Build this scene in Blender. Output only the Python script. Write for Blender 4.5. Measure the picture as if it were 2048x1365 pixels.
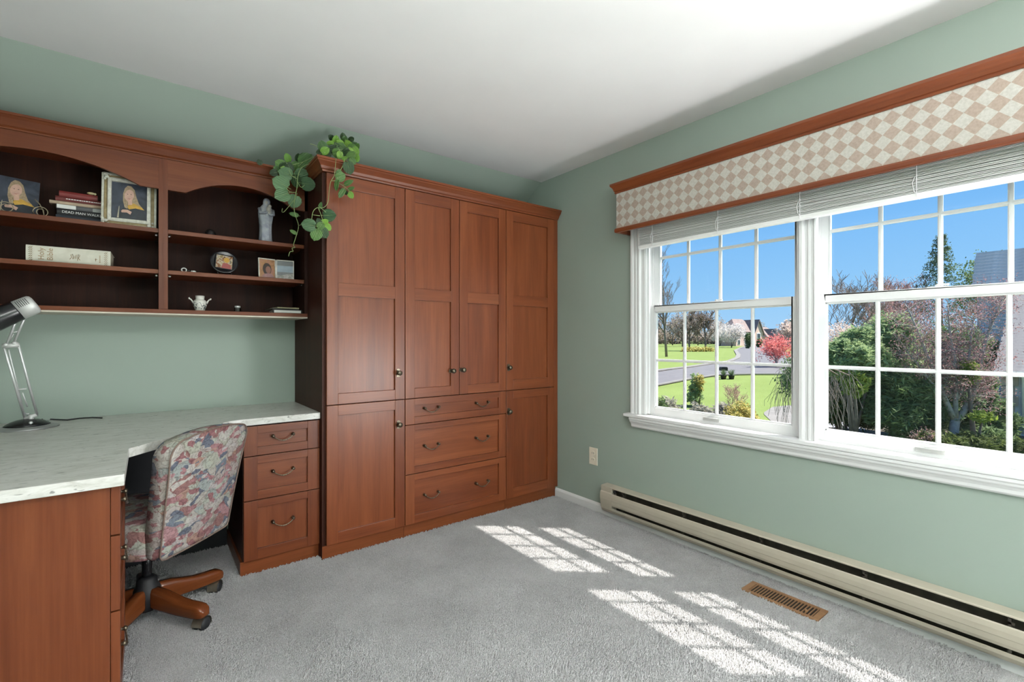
import bpy, bmesh, math, random
from mathutils import Vector, Matrix, Euler

# ------------------------------------------------------------------ scene, camera, light
for o in list(bpy.data.objects):
    bpy.data.objects.remove(o, do_unlink=True)
scene = bpy.context.scene
COL = scene.collection
YAW = math.radians(37.74)
FPX, U0, V0, EYE = 943.0, 1024.0, 679.0, 1.14
cam = bpy.data.cameras.new('camera')
cam.sensor_fit = 'HORIZONTAL'
cam.sensor_width = 36.0
cam.lens = FPX / 2048.0 * 36.0
cam.shift_y = -3.5 / 2048.0
cam.clip_end = 900
cam.clip_start = 0.02
camo = bpy.data.objects.new('camera', cam)
COL.objects.link(camo)
camo.location = (0, 0, EYE)
camo.rotation_euler = (math.pi / 2, 0, -YAW)
scene.camera = camo

scene.view_settings.view_transform = 'Standard'
scene.view_settings.look = 'None'
scene.view_settings.gamma = 1.0
scene.view_settings.use_curve_mapping = False
scene.view_settings.exposure = 0.12

# clear spring sky: pale near the horizon, deeper blue above
world = bpy.data.worlds.new('sky')
scene.world = world
world.use_nodes = True
wn = world.node_tree
wn.nodes.clear()
w_tc = wn.nodes.new('ShaderNodeTexCoord')
w_sep = wn.nodes.new('ShaderNodeSeparateXYZ')
w_rmp = wn.nodes.new('ShaderNodeValToRGB')
w_bg = wn.nodes.new('ShaderNodeBackground')
w_out = wn.nodes.new('ShaderNodeOutputWorld')
wn.links.new(w_tc.outputs['Generated'], w_sep.inputs[0])
wn.links.new(w_sep.outputs['Z'], w_rmp.inputs[0])
wn.links.new(w_rmp.outputs[0], w_bg.inputs[0])
wn.links.new(w_bg.outputs[0], w_out.inputs[0])
el = w_rmp.color_ramp.elements
el[0].position = 0.0; el[0].color = (0.42, 0.70, 1.0, 1)
el[1].position = 1.0; el[1].color = (0.055, 0.24, 0.78, 1)
e = el.new(0.10); e.color = (0.30, 0.62, 1.0, 1)
e = el.new(0.32); e.color = (0.135, 0.45, 0.98, 1)
w_bg.inputs[1].default_value = 0.92

# the sun: late-morning spring sun, fitted to the patches it throws on the carpet
sun = bpy.data.lights.new('sun', 'SUN')
sun.energy = 14.0
sun.angle = math.radians(0.55)
sun.color = (1.0, 0.95, 0.88)
suno = bpy.data.objects.new('sun', sun)
COL.objects.link(suno)
suno.rotation_euler = Vector((-0.455, 0.39, -1.0)).to_track_quat('-Z', 'Y').to_euler()
suno.location = (20, -15, 40)

# added fill light, unseen low on the window wall behind the camera
def area(name, loc, rot, sx, sy, energy, color=(1, 1, 1)):
    l = bpy.data.lights.new(name, 'AREA')
    l.shape = 'RECTANGLE'; l.size = sx; l.size_y = sy
    l.energy = energy; l.color = color
    ob = bpy.data.objects.new(name, l)
    COL.objects.link(ob)
    ob.location = loc; ob.rotation_euler = rot
    return ob
area('rear_fill', (2.30, -0.95, 0.80), (math.radians(115), 0, math.radians(82)), 1.35, 1.0, 142.0, (1.0, 1.0, 1.0))

# ------------------------------------------------------------------ pixels to points
FX, FY, RX, RY = math.sin(YAW), math.cos(YAW), math.cos(YAW), -math.sin(YAW)
def ray(u, v):
    a = (u - U0) / FPX
    return Vector((FX + a * RX, FY + a * RY, -(v - V0) / FPX))
def onx(u, v, x):
    r = ray(u, v); t = x / r.x; return Vector((x, r.y * t, EYE + r.z * t))
def ony(u, v, y):
    r = ray(u, v); t = y / r.y; return Vector((r.x * t, y, EYE + r.z * t))
def onz(u, v, z):
    r = ray(u, v); t = (z - EYE) / r.z; return Vector((r.x * t, r.y * t, z))
def atd(u, v, d):
    r = ray(u, v); return Vector((r.x * d, r.y * d, EYE + r.z * d))

# ------------------------------------------------------------------ mesh builder
class MB:
    def __init__(self):
        self.v = []; self.f = []; self.m = []; self.s = []
    def add(self, vs, fs, mi=0, smooth=False):
        o = len(self.v)
        self.v += [tuple(p) for p in vs]
        for f in fs:
            self.f.append([i + o for i in f]); self.m.append(mi); self.s.append(smooth)
        return self
    def box(self, x0, x1, y0, y1, z0, z1, mi=0):
        x0, x1 = min(x0, x1), max(x0, x1); y0, y1 = min(y0, y1), max(y0, y1); z0, z1 = min(z0, z1), max(z0, z1)
        vs = [(x0, y0, z0), (x1, y0, z0), (x1, y1, z0), (x0, y1, z0), (x0, y0, z1), (x1, y0, z1), (x1, y1, z1), (x0, y1, z1)]
        fs = [(0, 3, 2, 1), (4, 5, 6, 7), (0, 1, 5, 4), (1, 2, 6, 5), (2, 3, 7, 6), (3, 0, 4, 7)]
        return self.add(vs, fs, mi)
    def prism(self, pts, axis, a, b, mi=0, smooth=False):
        # polygon pts extruded along an axis: axis 0 -> pts are (y,z), 1 -> (x,z), 2 -> (x,y)
        def P(p, t):
            return (t, p[0], p[1]) if axis == 0 else ((p[0], t, p[1]) if axis == 1 else (p[0], p[1], t))
        n = len(pts)
        vs = [P(p, a) for p in pts] + [P(p, b) for p in pts]
        self.add(vs, [tuple(range(n - 1, -1, -1)), tuple(range(n, 2 * n))], mi)
        o = len(self.v) - 2 * n
        for i in range(n):
            j = (i + 1) % n
            self.f.append([o + i, o + j, o + n + j, o + n + i]); self.m.append(mi); self.s.append(smooth)
        return self
    def tube(self, pts, r, sides=8, mi=0, cap=True, smooth=True):
        pts = [Vector(p) for p in pts]
        rs = r if isinstance(r, (list, tuple)) else [r] * len(pts)
        rings = []
        up = None
        for i, p in enumerate(pts):
            d = (pts[min(i + 1, len(pts) - 1)] - pts[max(i - 1, 0)])
            if d.length < 1e-9: d = Vector((0, 0, 1))
            d.normalize()
            if up is None:
                up = Vector((0, 0, 1)) if abs(d.z) < 0.9 else Vector((1, 0, 0))
            s = d.cross(up)
            if s.length < 1e-6: s = d.cross(Vector((0.3, 1, 0.2)))
            s.normalize(); t = s.cross(d).normalized(); up = t
            rings.append([p + (s * math.cos(2 * math.pi * k / sides) + t * math.sin(2 * math.pi * k / sides)) * rs[i] for k in range(sides)])
        vs = [q for ring in rings for q in ring]
        fs = []
        for i in range(len(pts) - 1):
            for k in range(sides):
                k2 = (k + 1) % sides
                fs.append((i * sides + k, i * sides + k2, (i + 1) * sides + k2, (i + 1) * sides + k))
        if cap:
            fs.append(tuple(range(sides - 1, -1, -1)))
            fs.append(tuple((len(pts) - 1) * sides + k for k in range(sides)))
        return self.add(vs, fs, mi, smooth)
    def lathe(self, prof, segs=20, c=(0, 0, 0), mi=0, smooth=True, M=None):
        # prof: (radius, height) pairs, around z (or M @ local)
        vs = []; fs = []
        for r, h in prof:
            for k in range(segs):
                a = 2 * math.pi * k / segs
                vs.append(Vector((r * math.cos(a), r * math.sin(a), h)))
        if M is not None: vs = [M @ p for p in vs]
        c = Vector(c); vs = [p + c for p in vs]
        n = len(prof)
        for i in range(n - 1):
            for k in range(segs):
                k2 = (k + 1) % segs
                fs.append((i * segs + k, i * segs + k2, (i + 1) * segs + k2, (i + 1) * segs + k))
        if prof[0][0] > 1e-5: fs.append(tuple(range(segs - 1, -1, -1)))
        if prof[-1][0] > 1e-5: fs.append(tuple((n - 1) * segs + k for k in range(segs)))
        return self.add(vs, fs, mi, smooth)
    def ball(self, c, r, segs=10, rings=7, mi=0, sc=(1, 1, 1)):
        prof = [(max(1e-4, math.sin(math.pi * i / rings)) * r, -math.cos(math.pi * i / rings) * r) for i in range(rings + 1)]
        return self.lathe(prof, segs, c, mi, True, Matrix.Diagonal((sc[0], sc[1], sc[2], 1)).to_4x4())
    def xf(self, fn, start=0):
        for i in range(start, len(self.v)):
            self.v[i] = tuple(fn(Vector(self.v[i])))
        return self
    def mesh(self, name, off=None, bevel=0.0, segs=2, angle=0.6):
        me = bpy.data.meshes.new(name)
        vs = self.v if off is None else [(p[0] - off.x, p[1] - off.y, p[2] - off.z) for p in self.v]
        me.from_pydata(vs, [], self.f)
        me.polygons.foreach_set('material_index', self.m)
        me.polygons.foreach_set('use_smooth', self.s)
        if bevel > 0:
            bm = bmesh.new(); bm.from_mesh(me)
            bmesh.ops.remove_doubles(bm, verts=bm.verts, dist=1e-6)
            eds = [e for e in bm.edges if len(e.link_faces) == 2 and e.calc_face_angle(0) > angle]
            bmesh.ops.bevel(bm, geom=eds, offset=bevel, offset_type='OFFSET', segments=segs, profile=0.6, affect='EDGES', clamp_overlap=True)
            bm.to_mesh(me); bm.free()
        me.update()
        return me
    def build(self, name, mats, parent=None, local=False, bevel=0.0, segs=2, base=None, angle=0.6):
        """One mesh object. Vertices are world coordinates unless local; base = origin for a top-level mesh."""
        if not isinstance(mats, (list, tuple)): mats = [mats]
        off = None
        if not local:
            if parent is not None: off = wloc(parent)
            elif base is not None: off = Vector(base)
        me = self.mesh(name, off, bevel, segs, angle)
        for m in mats: me.materials.append(m)
        ob = bpy.data.objects.new(name, me)
        COL.objects.link(ob)
        if parent is not None: ob.parent = parent
        elif base is not None: ob.location = base
        return ob

def wloc(o):
    p = Vector((0, 0, 0))
    while o is not None:
        p = p + Vector(o.location); o = o.parent
    return p
def tag(o, label=None, cat=None, group=None, kind=None):
    if label: o['label'] = label
    if cat: o['category'] = cat
    if group: o['group'] = group
    if kind: o['kind'] = kind
    return o
def thing(name, label, cat, loc=(0, 0, 0), rotz=0.0, group=None, kind=None):
    o = bpy.data.objects.new(name, None)
    o.empty_display_size = 0.05
    COL.objects.link(o)
    o.location = loc; o.rotation_euler = (0, 0, rotz)
    return tag(o, label, cat, group, kind)
def link_copy(src, parent=None, loc=None, rot=None, scale=None, label=None):
    c = src.copy(); COL.objects.link(c)
    if parent is not None: c.parent = parent
    if loc is not None: c.location = loc
    if rot is not None: c.rotation_euler = rot
    if scale is not None: c.scale = scale
    return c

# ------------------------------------------------------------------ materials
class NT:
    def __init__(self, name):
        self.mat = bpy.data.materials.new(name); self.mat.use_nodes = True
        self.t = self.mat.node_tree; self.b = self.t.nodes['Principled BSDF']
    def n(self, typ, **kw):
        nd = self.t.nodes.new(typ)
        for k, v in kw.items():
            if k in nd.inputs: nd.inputs[k].default_value = v
            else: setattr(nd, k, v)
        return nd
    def l(self, a, b): self.t.links.new(a, b)
    def ramp(self, fac, stops, interp='LINEAR'):
        r = self.t.nodes.new('ShaderNodeValToRGB'); r.color_ramp.interpolation = interp
        e = r.color_ramp.elements
        e[0].position, e[0].color = stops[0][0], (*stops[0][1], 1)
        e[1].position, e[1].color = stops[-1][0], (*stops[-1][1], 1)
        for p, c in stops[1:-1]:
            q = e.new(p); q.color = (*c, 1)
        self.l(fac, r.inputs[0]); return r.outputs[0]
    def bump(self, h, strength=0.3, dist=0.002):
        b = self.n('ShaderNodeBump'); b.inputs['Strength'].default_value = strength; b.inputs['Distance'].default_value = dist
        self.l(h, b.inputs['Height']); self.l(b.outputs[0], self.b.inputs['Normal']); return b
def plain(name, col, rough=0.5, metal=0.0, noise=0.0, nscale=40.0, bump=0.0, spec=0.5, coat=0.0):
    k = NT(name); b = k.b
    b.inputs['Base Color'].default_value = (*col, 1); b.inputs['Roughness'].default_value = rough
    b.inputs['Metallic'].default_value = metal; b.inputs['Specular IOR Level'].default_value = spec
    b.inputs['Coat Weight'].default_value = coat
    if noise > 0 or bump > 0:
        tc = k.n('ShaderNodeTexCoord'); nz = k.n('ShaderNodeTexNoise', Scale=nscale, Detail=4.0)
        k.l(tc.outputs['Object'], nz.inputs['Vector'])
        if noise > 0:
            lo = tuple(c * (1 - noise) for c in col); hi = tuple(min(1, c * (1 + noise)) for c in col)
            k.l(k.ramp(nz.outputs['Fac'], [(0.3, lo), (0.7, hi)]), b.inputs['Base Color'])
        if bump > 0: k.bump(nz.outputs['Fac'], bump, 0.001)
    return k.mat
def wood(name, axis, dark=(0.128, 0.0305, 0.0105), mid=(0.190, 0.0495, 0.0165), light=(0.252, 0.0745, 0.026), rough=0.33, spec=0.4):
    k = NT(name); b = k.b
    tc = k.n('ShaderNodeTexCoord'); oi = k.n('ShaderNodeObjectInfo')
    mul = k.n('ShaderNodeMath', operation='MULTIPLY'); mul.inputs[1].default_value = 37.0
    k.l(oi.outputs['Random'], mul.inputs[0])
    add = k.n('ShaderNodeVectorMath', operation='ADD')
    k.l(tc.outputs['Object'], add.inputs[0]); k.l(mul.outputs[0], add.inputs[1])
    mp = k.n('ShaderNodeMapping')
    s = [9.0, 9.0, 9.0]; s[axis] = 0.75
    mp.inputs['Scale'].default_value = s
    k.l(add.outputs[0], mp.inputs['Vector'])
    n1 = k.n('ShaderNodeTexNoise', Scale=1.3, Detail=5.0, Roughness=0.55, Distortion=0.6)
    k.l(mp.outputs[0], n1.inputs['Vector'])
    mp2 = k.n('ShaderNodeMapping'); s2 = [150.0, 150.0, 150.0]; s2[axis] = 5.0
    mp2.inputs['Scale'].default_value = s2
    k.l(add.outputs[0], mp2.inputs['Vector'])
    n2 = k.n('ShaderNodeTexNoise', Scale=1.0, Detail=3.0)
    k.l(mp2.outputs[0], n2.inputs['Vector'])
    mx = k.n('ShaderNodeMath', operation='MULTIPLY_ADD'); mx.inputs[1].default_value = 0.28
    k.l(n2.outputs['Fac'], mx.inputs[0])
    sc = k.n('ShaderNodeMath', operation='MULTIPLY'); sc.inputs[1].default_value = 0.74
    k.l(n1.outputs['Fac'], sc.inputs[0]); k.l(sc.outputs[0], mx.inputs[2])
    # each board a little lighter or darker than its neighbour
    tone = k.n('ShaderNodeMath', operation='MULTIPLY_ADD'); tone.inputs[1].default_value = 0.12; tone.inputs[2].default_value = -0.06
    k.l(oi.outputs['Random'], tone.inputs[0])
    sm = k.n('ShaderNodeMath', operation='ADD'); k.l(mx.outputs[0], sm.inputs[0]); k.l(tone.outputs[0], sm.inputs[1])
    k.l(k.ramp(sm.outputs[0], [(0.32, dark), (0.52, mid), (0.74, light)]), b.inputs['Base Color'])
    b.inputs['Roughness'].default_value = rough
    b.inputs['Specular IOR Level'].default_value = spec
    b.inputs['Coat Weight'].default_value = 0.1 * spec; b.inputs['Coat Roughness'].default_value = 0.25
    k.bump(n2.outputs['Fac'], 0.06, 0.0006)
    return k.mat

M = {}
M['wood_z'] = wood('cherry_wood_vertical', 2)
M['wood_x'] = wood('cherry_wood_lengthwise', 0)
M['wood_y'] = wood('cherry_wood_crosswise', 1)
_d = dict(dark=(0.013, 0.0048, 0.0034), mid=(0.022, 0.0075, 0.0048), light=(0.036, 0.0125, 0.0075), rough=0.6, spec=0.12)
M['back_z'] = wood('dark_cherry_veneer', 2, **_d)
_k = dict(dark=(0.085, 0.020, 0.0068), mid=(0.128, 0.0325, 0.0102), light=(0.172, 0.049, 0.016), rough=0.4, spec=0.25)  # same cherry, the light's falloff to the left put into its colour
M['desk_shade_z'] = wood('desk_cherry_shaded_vertical', 2, **_k)
M['desk_shade_x'] = wood('desk_cherry_shaded_lengthwise', 0, **_k)
M['desk_shade_y'] = wood('desk_cherry_shaded_crosswise', 1, **_k)
_k = dict(dark=(0.096, 0.0228, 0.008), mid=(0.145, 0.037, 0.0125), light=(0.196, 0.056, 0.0195))  # same cherry again, part of that falloff put into the pedestal colour
M['mid_shade_z'] = wood('pedestal_cherry_shaded_vertical', 2, **_k)
M['mid_shade_x'] = wood('pedestal_cherry_shaded_lengthwise', 0, **_k)
M['back_x'] = wood('dark_cherry_board', 0, dark=(0.10, 0.022, 0.008), mid=(0.15, 0.036, 0.012), light=(0.19, 0.05, 0.018))
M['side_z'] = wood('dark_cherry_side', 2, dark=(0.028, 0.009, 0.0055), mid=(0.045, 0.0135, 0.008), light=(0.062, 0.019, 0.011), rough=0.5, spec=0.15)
M['plinth'] = wood('cherry_plinth', 0, dark=(0.13, 0.034, 0.010), mid=(0.185, 0.05, 0.0155), light=(0.235, 0.067, 0.023))

def wall_mat():
    k = NT('sage_green_paint'); tc = k.n('ShaderNodeTexCoord')
    n1 = k.n('ShaderNodeTexNoise', Scale=1.6, Detail=3.0)
    k.l(tc.outputs['Object'], n1.inputs['Vector'])
    k.l(k.ramp(n1.outputs['Fac'], [(0.3, (0.305, 0.368, 0.322)), (0.7, (0.325, 0.390, 0.342))]), k.b.inputs['Base Color'])
    n2 = k.n('ShaderNodeTexNoise', Scale=220.0, Detail=2.0)
    k.l(tc.outputs['Object'], n2.inputs['Vector'])
    k.bump(n2.outputs['Fac'], 0.12, 0.0008)
    k.b.inputs['Roughness'].default_value = 0.62
    k.b.inputs['Specular IOR Level'].default_value = 0.35
    return k.mat
M['wall'] = wall_mat()
M['ceiling'] = plain('white_ceiling_paint', (0.80, 0.80, 0.805), 0.85, noise=0.02, nscale=3.0, bump=0.1)
M['trim'] = plain('white_gloss_trim', (0.79, 0.79, 0.80), 0.32, noise=0.01, nscale=8.0)
M['slat'] = plain('white_blind_slat', (0.90, 0.90, 0.90), 0.4, noise=0.01, nscale=10.0)
M['vinyl'] = plain('white_vinyl', (0.82, 0.82, 0.83), 0.38, noise=0.01, nscale=10.0)

def carpet_mat():
    k = NT('grey_carpet_pile'); tc = k.n('ShaderNodeTexCoord')
    n1 = k.n('ShaderNodeTexNoise', Scale=210.0, Detail=4.0, Roughness=0.75)
    n2 = k.n('ShaderNodeTexNoise', Scale=3.2, Detail=4.0, Roughness=0.6)
    n3 = k.n('ShaderNodeTexNoise', Scale=420.0, Detail=2.0)
    vo = k.n('ShaderNodeTexVoronoi', Scale=270.0)
    for q in (n1, n2, n3, vo): k.l(tc.outputs['Object'], q.inputs['Vector'])
    a = k.n('ShaderNodeMath', operation='MULTIPLY_ADD'); a.inputs[1].default_value = 0.55
    k.l(n1.outputs['Fac'], a.inputs[0])
    b = k.n('ShaderNodeMath', operation='MULTIPLY_ADD'); b.inputs[1].default_value = 0.30
    k.l(n2.outputs['Fac'], b.inputs[0])
    c = k.n('ShaderNodeMath', operation='MULTIPLY'); c.inputs[1].default_value = 0.25
    k.l(n3.outputs['Fac'], c.inputs[0]); k.l(c.outputs[0], b.inputs[2]); k.l(b.outputs[0], a.inputs[2])
    k.l(k.ramp(a.outputs[0], [(0.38, (0.38, 0.371, 0.377)), (0.52, (0.61, 0.597, 0.605)), (0.66, (0.84, 0.825, 0.835))]), k.b.inputs['Base Color'])
    h = k.n('ShaderNodeMath', operation='SUBTRACT')
    k.l(n1.outputs['Fac'], h.inputs[0]); k.l(vo.outputs['Distance'], h.inputs[1])
    k.bump(h.outputs[0], 0.9, 0.0055)
    k.b.inputs['Roughness'].default_value = 0.95
    k.b.inputs['Specular IOR Level'].default_value = 0.1
    k.b.inputs['Sheen Weight'].default_value = 0.25
    return k.mat
M['carpet'] = carpet_mat()

def granite_mat():
    k = NT('pale_granite_laminate'); tc = k.n('ShaderNodeTexCoord')
    mp = k.n('ShaderNodeMapping'); mp.inputs['Scale'].default_value = (13.0, 46.0, 46.0); mp.inputs['Rotation'].default_value = (0, 0, 0.12)
    k.l(tc.outputs['Object'], mp.inputs['Vector'])
    n1 = k.n('ShaderNodeTexNoise', Scale=1.0, Detail=7.0, Roughness=0.65, Distortion=0.8)
    k.l(mp.outputs[0], n1.inputs['Vector'])
    mp2 = k.n('ShaderNodeMapping'); mp2.inputs['Scale'].default_value = (28.0, 60.0, 60.0)
    k.l(tc.outputs['Object'], mp2.inputs['Vector'])
    n2 = k.n('ShaderNodeTexNoise', Scale=1.0, Detail=2.0, Distortion=1.0)
    k.l(mp2.outputs[0], n2.inputs['Vector'])
    base = k.ramp(n1.outputs['Fac'], [(0.25, (0.33, 0.32, 0.285)), (0.42, (0.52, 0.512, 0.475)), (0.60, (0.63, 0.622, 0.595))])
    sp = k.ramp(n2.outputs['Fac'], [(0.29, (0.30, 0.31, 0.31)), (0.37, (1, 1, 1))])
    mx = k.n('ShaderNodeMix', data_type='RGBA', blend_type='MULTIPLY'); mx.inputs['Factor'].default_value = 0.85
    k.l(base, mx.inputs[6]); k.l(sp, mx.inputs[7])
    k.l(mx.outputs[2], k.b.inputs['Base Color'])
    k.b.inputs['Roughness'].default_value = 0.28
    return k.mat
M['granite'] = granite_mat()

def fabric_mat():
    k = NT('patterned_tapestry_fabric'); tc = k.n('ShaderNodeTexCoord')
    wob = k.n('ShaderNodeTexNoise', Scale=9.0, Detail=2.0)
    k.l(tc.outputs['Object'], wob.inputs['Vector'])
    mxv = k.n('ShaderNodeMix', data_type='VECTOR'); mxv.inputs['Factor'].default_value = 0.06
    k.l(tc.outputs['Object'], mxv.inputs[4]); k.l(wob.outputs['Color'], mxv.inputs[5])
    mp = k.n('ShaderNodeMapping'); mp.inputs['Scale'].default_value = (17.0, 17.0, 25.0); mp.inputs['Rotation'].default_value = (0.2, 0.6, 0.3)
    k.l(mxv.outputs[1], mp.inputs['Vector'])
    vo = k.n('ShaderNodeTexVoronoi', Scale=1.0, distance='CHEBYCHEV'); k.l(mp.outputs[0], vo.inputs['Vector'])
    sp = k.n('ShaderNodeSeparateColor'); k.l(vo.outputs['Color'], sp.inputs[0])
    pal = k.ramp(sp.outputs[0], [(0.0, (0.44, 0.40, 0.36)), (0.16, (0.30, 0.13, 0.12)), (0.30, (0.42, 0.36, 0.34)), (0.42, (0.17, 0.20, 0.26)),
                                 (0.54, (0.40, 0.40, 0.33)), (0.64, (0.42, 0.20, 0.22)), (0.74, (0.46, 0.43, 0.40)), (0.82, (0.32, 0.36, 0.35)), (0.90, (0.40, 0.22, 0.17)), (1.0, (0.36, 0.29, 0.33))], 'CONSTANT')
    mpb = k.n('ShaderNodeMapping'); mpb.inputs['Scale'].default_value = (30.0, 30.0, 52.0); mpb.inputs['Rotation'].default_value = (0.5, -0.5, 0.9)
    k.l(mxv.outputs[1], mpb.inputs['Vector'])
    vb = k.n('ShaderNodeTexVoronoi', Scale=1.0, distance='MANHATTAN'); k.l(mpb.outputs[0], vb.inputs['Vector'])
    sb_ = k.n('ShaderNodeSeparateColor'); k.l(vb.outputs['Color'], sb_.inputs[0])
    palb = k.ramp(sb_.outputs[0], [(0.0, (0.30, 0.11, 0.12)), (0.2, (0.50, 0.46, 0.43)), (0.4, (0.13, 0.15, 0.21)), (0.55, (0.47, 0.42, 0.42)), (0.7, (0.38, 0.16, 0.18)), (0.82, (0.40, 0.42, 0.36)), (1.0, (0.36, 0.22, 0.17))], 'CONSTANT')
    gate = k.n('ShaderNodeMath', operation='GREATER_THAN'); gate.inputs[1].default_value = 0.58; k.l(sb_.outputs[1], gate.inputs[0])
    mixp = k.n('ShaderNodeMix', data_type='RGBA'); k.l(gate.outputs[0], mixp.inputs['Factor']); k.l(pal, mixp.inputs[6]); k.l(palb, mixp.inputs[7])
    pal = mixp.outputs[2]
    # pen-like outlines and strokes
    n2 = k.n('ShaderNodeTexNoise', Scale=70.0, Detail=4.0, Distortion=1.5); k.l(tc.outputs['Object'], n2.inputs['Vector'])
    st = k.ramp(n2.outputs['Fac'], [(0.40, (0.66, 0.62, 0.60)), (0.50, (1, 1, 1)), (0.62, (1.15, 1.12, 1.05))])
    ve = k.n('ShaderNodeTexVoronoi', Scale=1.0, feature='DISTANCE_TO_EDGE'); k.l(mp.outputs[0], ve.inputs['Vector'])
    ed = k.ramp(ve.outputs['Distance'], [(0.0, (0.55, 0.47, 0.45)), (0.05, (1, 1, 1))])
    m1 = k.n('ShaderNodeMix', data_type='RGBA', blend_type='MULTIPLY'); m1.inputs['Factor'].default_value = 0.8
    k.l(pal, m1.inputs[6]); k.l(st, m1.inputs[7])
    m2 = k.n('ShaderNodeMix', data_type='RGBA', blend_type='MULTIPLY'); m2.inputs['Factor'].default_value = 0.7
    k.l(m1.outputs[2], m2.inputs[6]); k.l(ed, m2.inputs[7])
    hs = k.n('ShaderNodeHueSaturation', Saturation=0.82, Value=0.78)
    k.l(m2.outputs[2], hs.inputs['Color']); k.l(hs.outputs[0], k.b.inputs['Base Color'])
    w = k.n('ShaderNodeTexNoise', Scale=600.0, Detail=1.0); k.l(tc.outputs['Object'], w.inputs['Vector'])
    k.bump(w.outputs['Fac'], 0.3, 0.0008)
    k.b.inputs['Roughness'].default_value = 0.9; k.b.inputs['Specular IOR Level'].default_value = 0.2
    return k.mat
M['fabric'] = fabric_mat()

def diamond_mat():
    k = NT('diamond_check_fabric'); tc = k.n('ShaderNodeTexCoord')
    mp = k.n('ShaderNodeMapping'); mp.inputs['Rotation'].default_value = (math.radians(45), 0, 0)
    k.l(tc.outputs['Object'], mp.inputs['Vector'])
    ad = k.n('ShaderNodeVectorMath', operation='ADD'); ad.inputs[1].default_value = (50.013, 0, 0)
    k.l(mp.outputs[0], ad.inputs[0])
    ch = k.n('ShaderNodeTexChecker', Scale=1.0 / 0.0400)
    k.l(ad.outputs[0], ch.inputs['Vector'])
    ch.inputs['Color1'].default_value = (0.43, 0.34, 0.285, 1)
    ch.inputs['Color2'].default_value = (0.545, 0.525, 0.485, 1)
    nz = k.n('ShaderNodeTexNoise', Scale=110.0, Detail=5.0, Roughness=0.7); k.l(tc.outputs['Object'], nz.inputs['Vector'])
    st = k.ramp(nz.outputs['Fac'], [(0.3, (0.80, 0.79, 0.78)), (0.7, (1.06, 1.06, 1.07))])
    mx = k.n('ShaderNodeMix', data_type='RGBA', blend_type='MULTIPLY'); mx.inputs['Factor'].default_value = 1.0
    k.l(ch.outputs['Color'], mx.inputs[6]); k.l(st, mx.inputs[7])
    k.l(mx.outputs[2], k.b.inputs['Base Color'])
    k.b.inputs['Roughness'].default_value = 0.9; k.b.inputs['Specular IOR Level'].default_value = 0.15
    return k.mat
M['diamond'] = diamond_mat()

def glass_mat(name, tint=(1, 1, 1), refl=0.5):
    k = NT(name); t = k.t; out = t.nodes['Material Output']
    tr = k.n('ShaderNodeBsdfTransparent'); tr.inputs[0].default_value = (*tint, 1)
    gl = k.n('ShaderNodeBsdfGlossy'); gl.inputs['Roughness'].default_value = 0.02
    fr = k.n('ShaderNodeFresnel', IOR=1.45)
    ml = k.n('ShaderNodeMath', operation='MULTIPLY'); ml.inputs[1].default_value = refl
    k.l(fr.outputs[0], ml.inputs[0])
    mx = k.n('ShaderNodeMixShader')
    k.l(ml.outputs[0], mx.inputs[0]); k.l(tr.outputs[0], mx.inputs[1]); k.l(gl.outputs[0], mx.inputs[2])
    k.l(mx.outputs[0], out.inputs[0])
    return k.mat
M['glass'] = glass_mat('window_glass', (0.985, 0.992, 0.99), 0.5)
M['jar_glass'] = glass_mat('clear_jar_glass', (0.80, 0.84, 0.82), 1.0)

M['bronze'] = plain('antique_brass', (0.15, 0.125, 0.09), 0.32, 0.9, noise=0.45, nscale=160.0)
M['steel'] = plain('satin_silver', (0.70, 0.70, 0.705), 0.38, 0.55, noise=0.05, nscale=60.0)
M['silver_paint'] = plain('silver_plastic', (0.60, 0.60, 0.59), 0.42, 0.25, noise=0.04, nscale=50.0)
M['rim'] = plain('brushed_silver_rim', (0.36, 0.36, 0.358), 0.34, 0.6, noise=0.04, nscale=50.0)
M['black'] = plain('gloss_black_plastic', (0.012, 0.012, 0.014), 0.22, noise=0.1, nscale=20.0)
M['black_matte'] = plain('matte_black', (0.010, 0.010, 0.012), 0.6, noise=0.2, nscale=40.0)
M['cream'] = plain('cream_enamel', (0.47, 0.425, 0.345), 0.38, noise=0.04, nscale=12.0)
M['cream_plate'] = plain('ivory_plastic', (0.78, 0.72, 0.60), 0.4, noise=0.02, nscale=30.0)
M['heater_in'] = plain('dark_heater_inside', (0.045, 0.038, 0.028), 0.7, noise=0.3, nscale=30.0)
M['register'] = plain('tan_metal', (0.31, 0.17, 0.088), 0.45, 0.1, noise=0.1, nscale=40.0)
M['dark_hole'] = plain('dark_duct', (0.012, 0.009, 0.007), 0.9, noise=0.2, nscale=20.0)
M['strip'] = plain('pale_underside', (0.55, 0.50, 0.42), 0.7, noise=0.05, nscale=15.0)
M['leg_wood'] = wood('polished_oak_leg', 0, dark=(0.10, 0.026, 0.008), mid=(0.135, 0.036, 0.0105), light=(0.20, 0.058, 0.017), rough=0.16)
M['brass'] = plain('aged_brass_caster', (0.46, 0.42, 0.33), 0.3, 0.9, noise=0.1, nscale=80.0)
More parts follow.
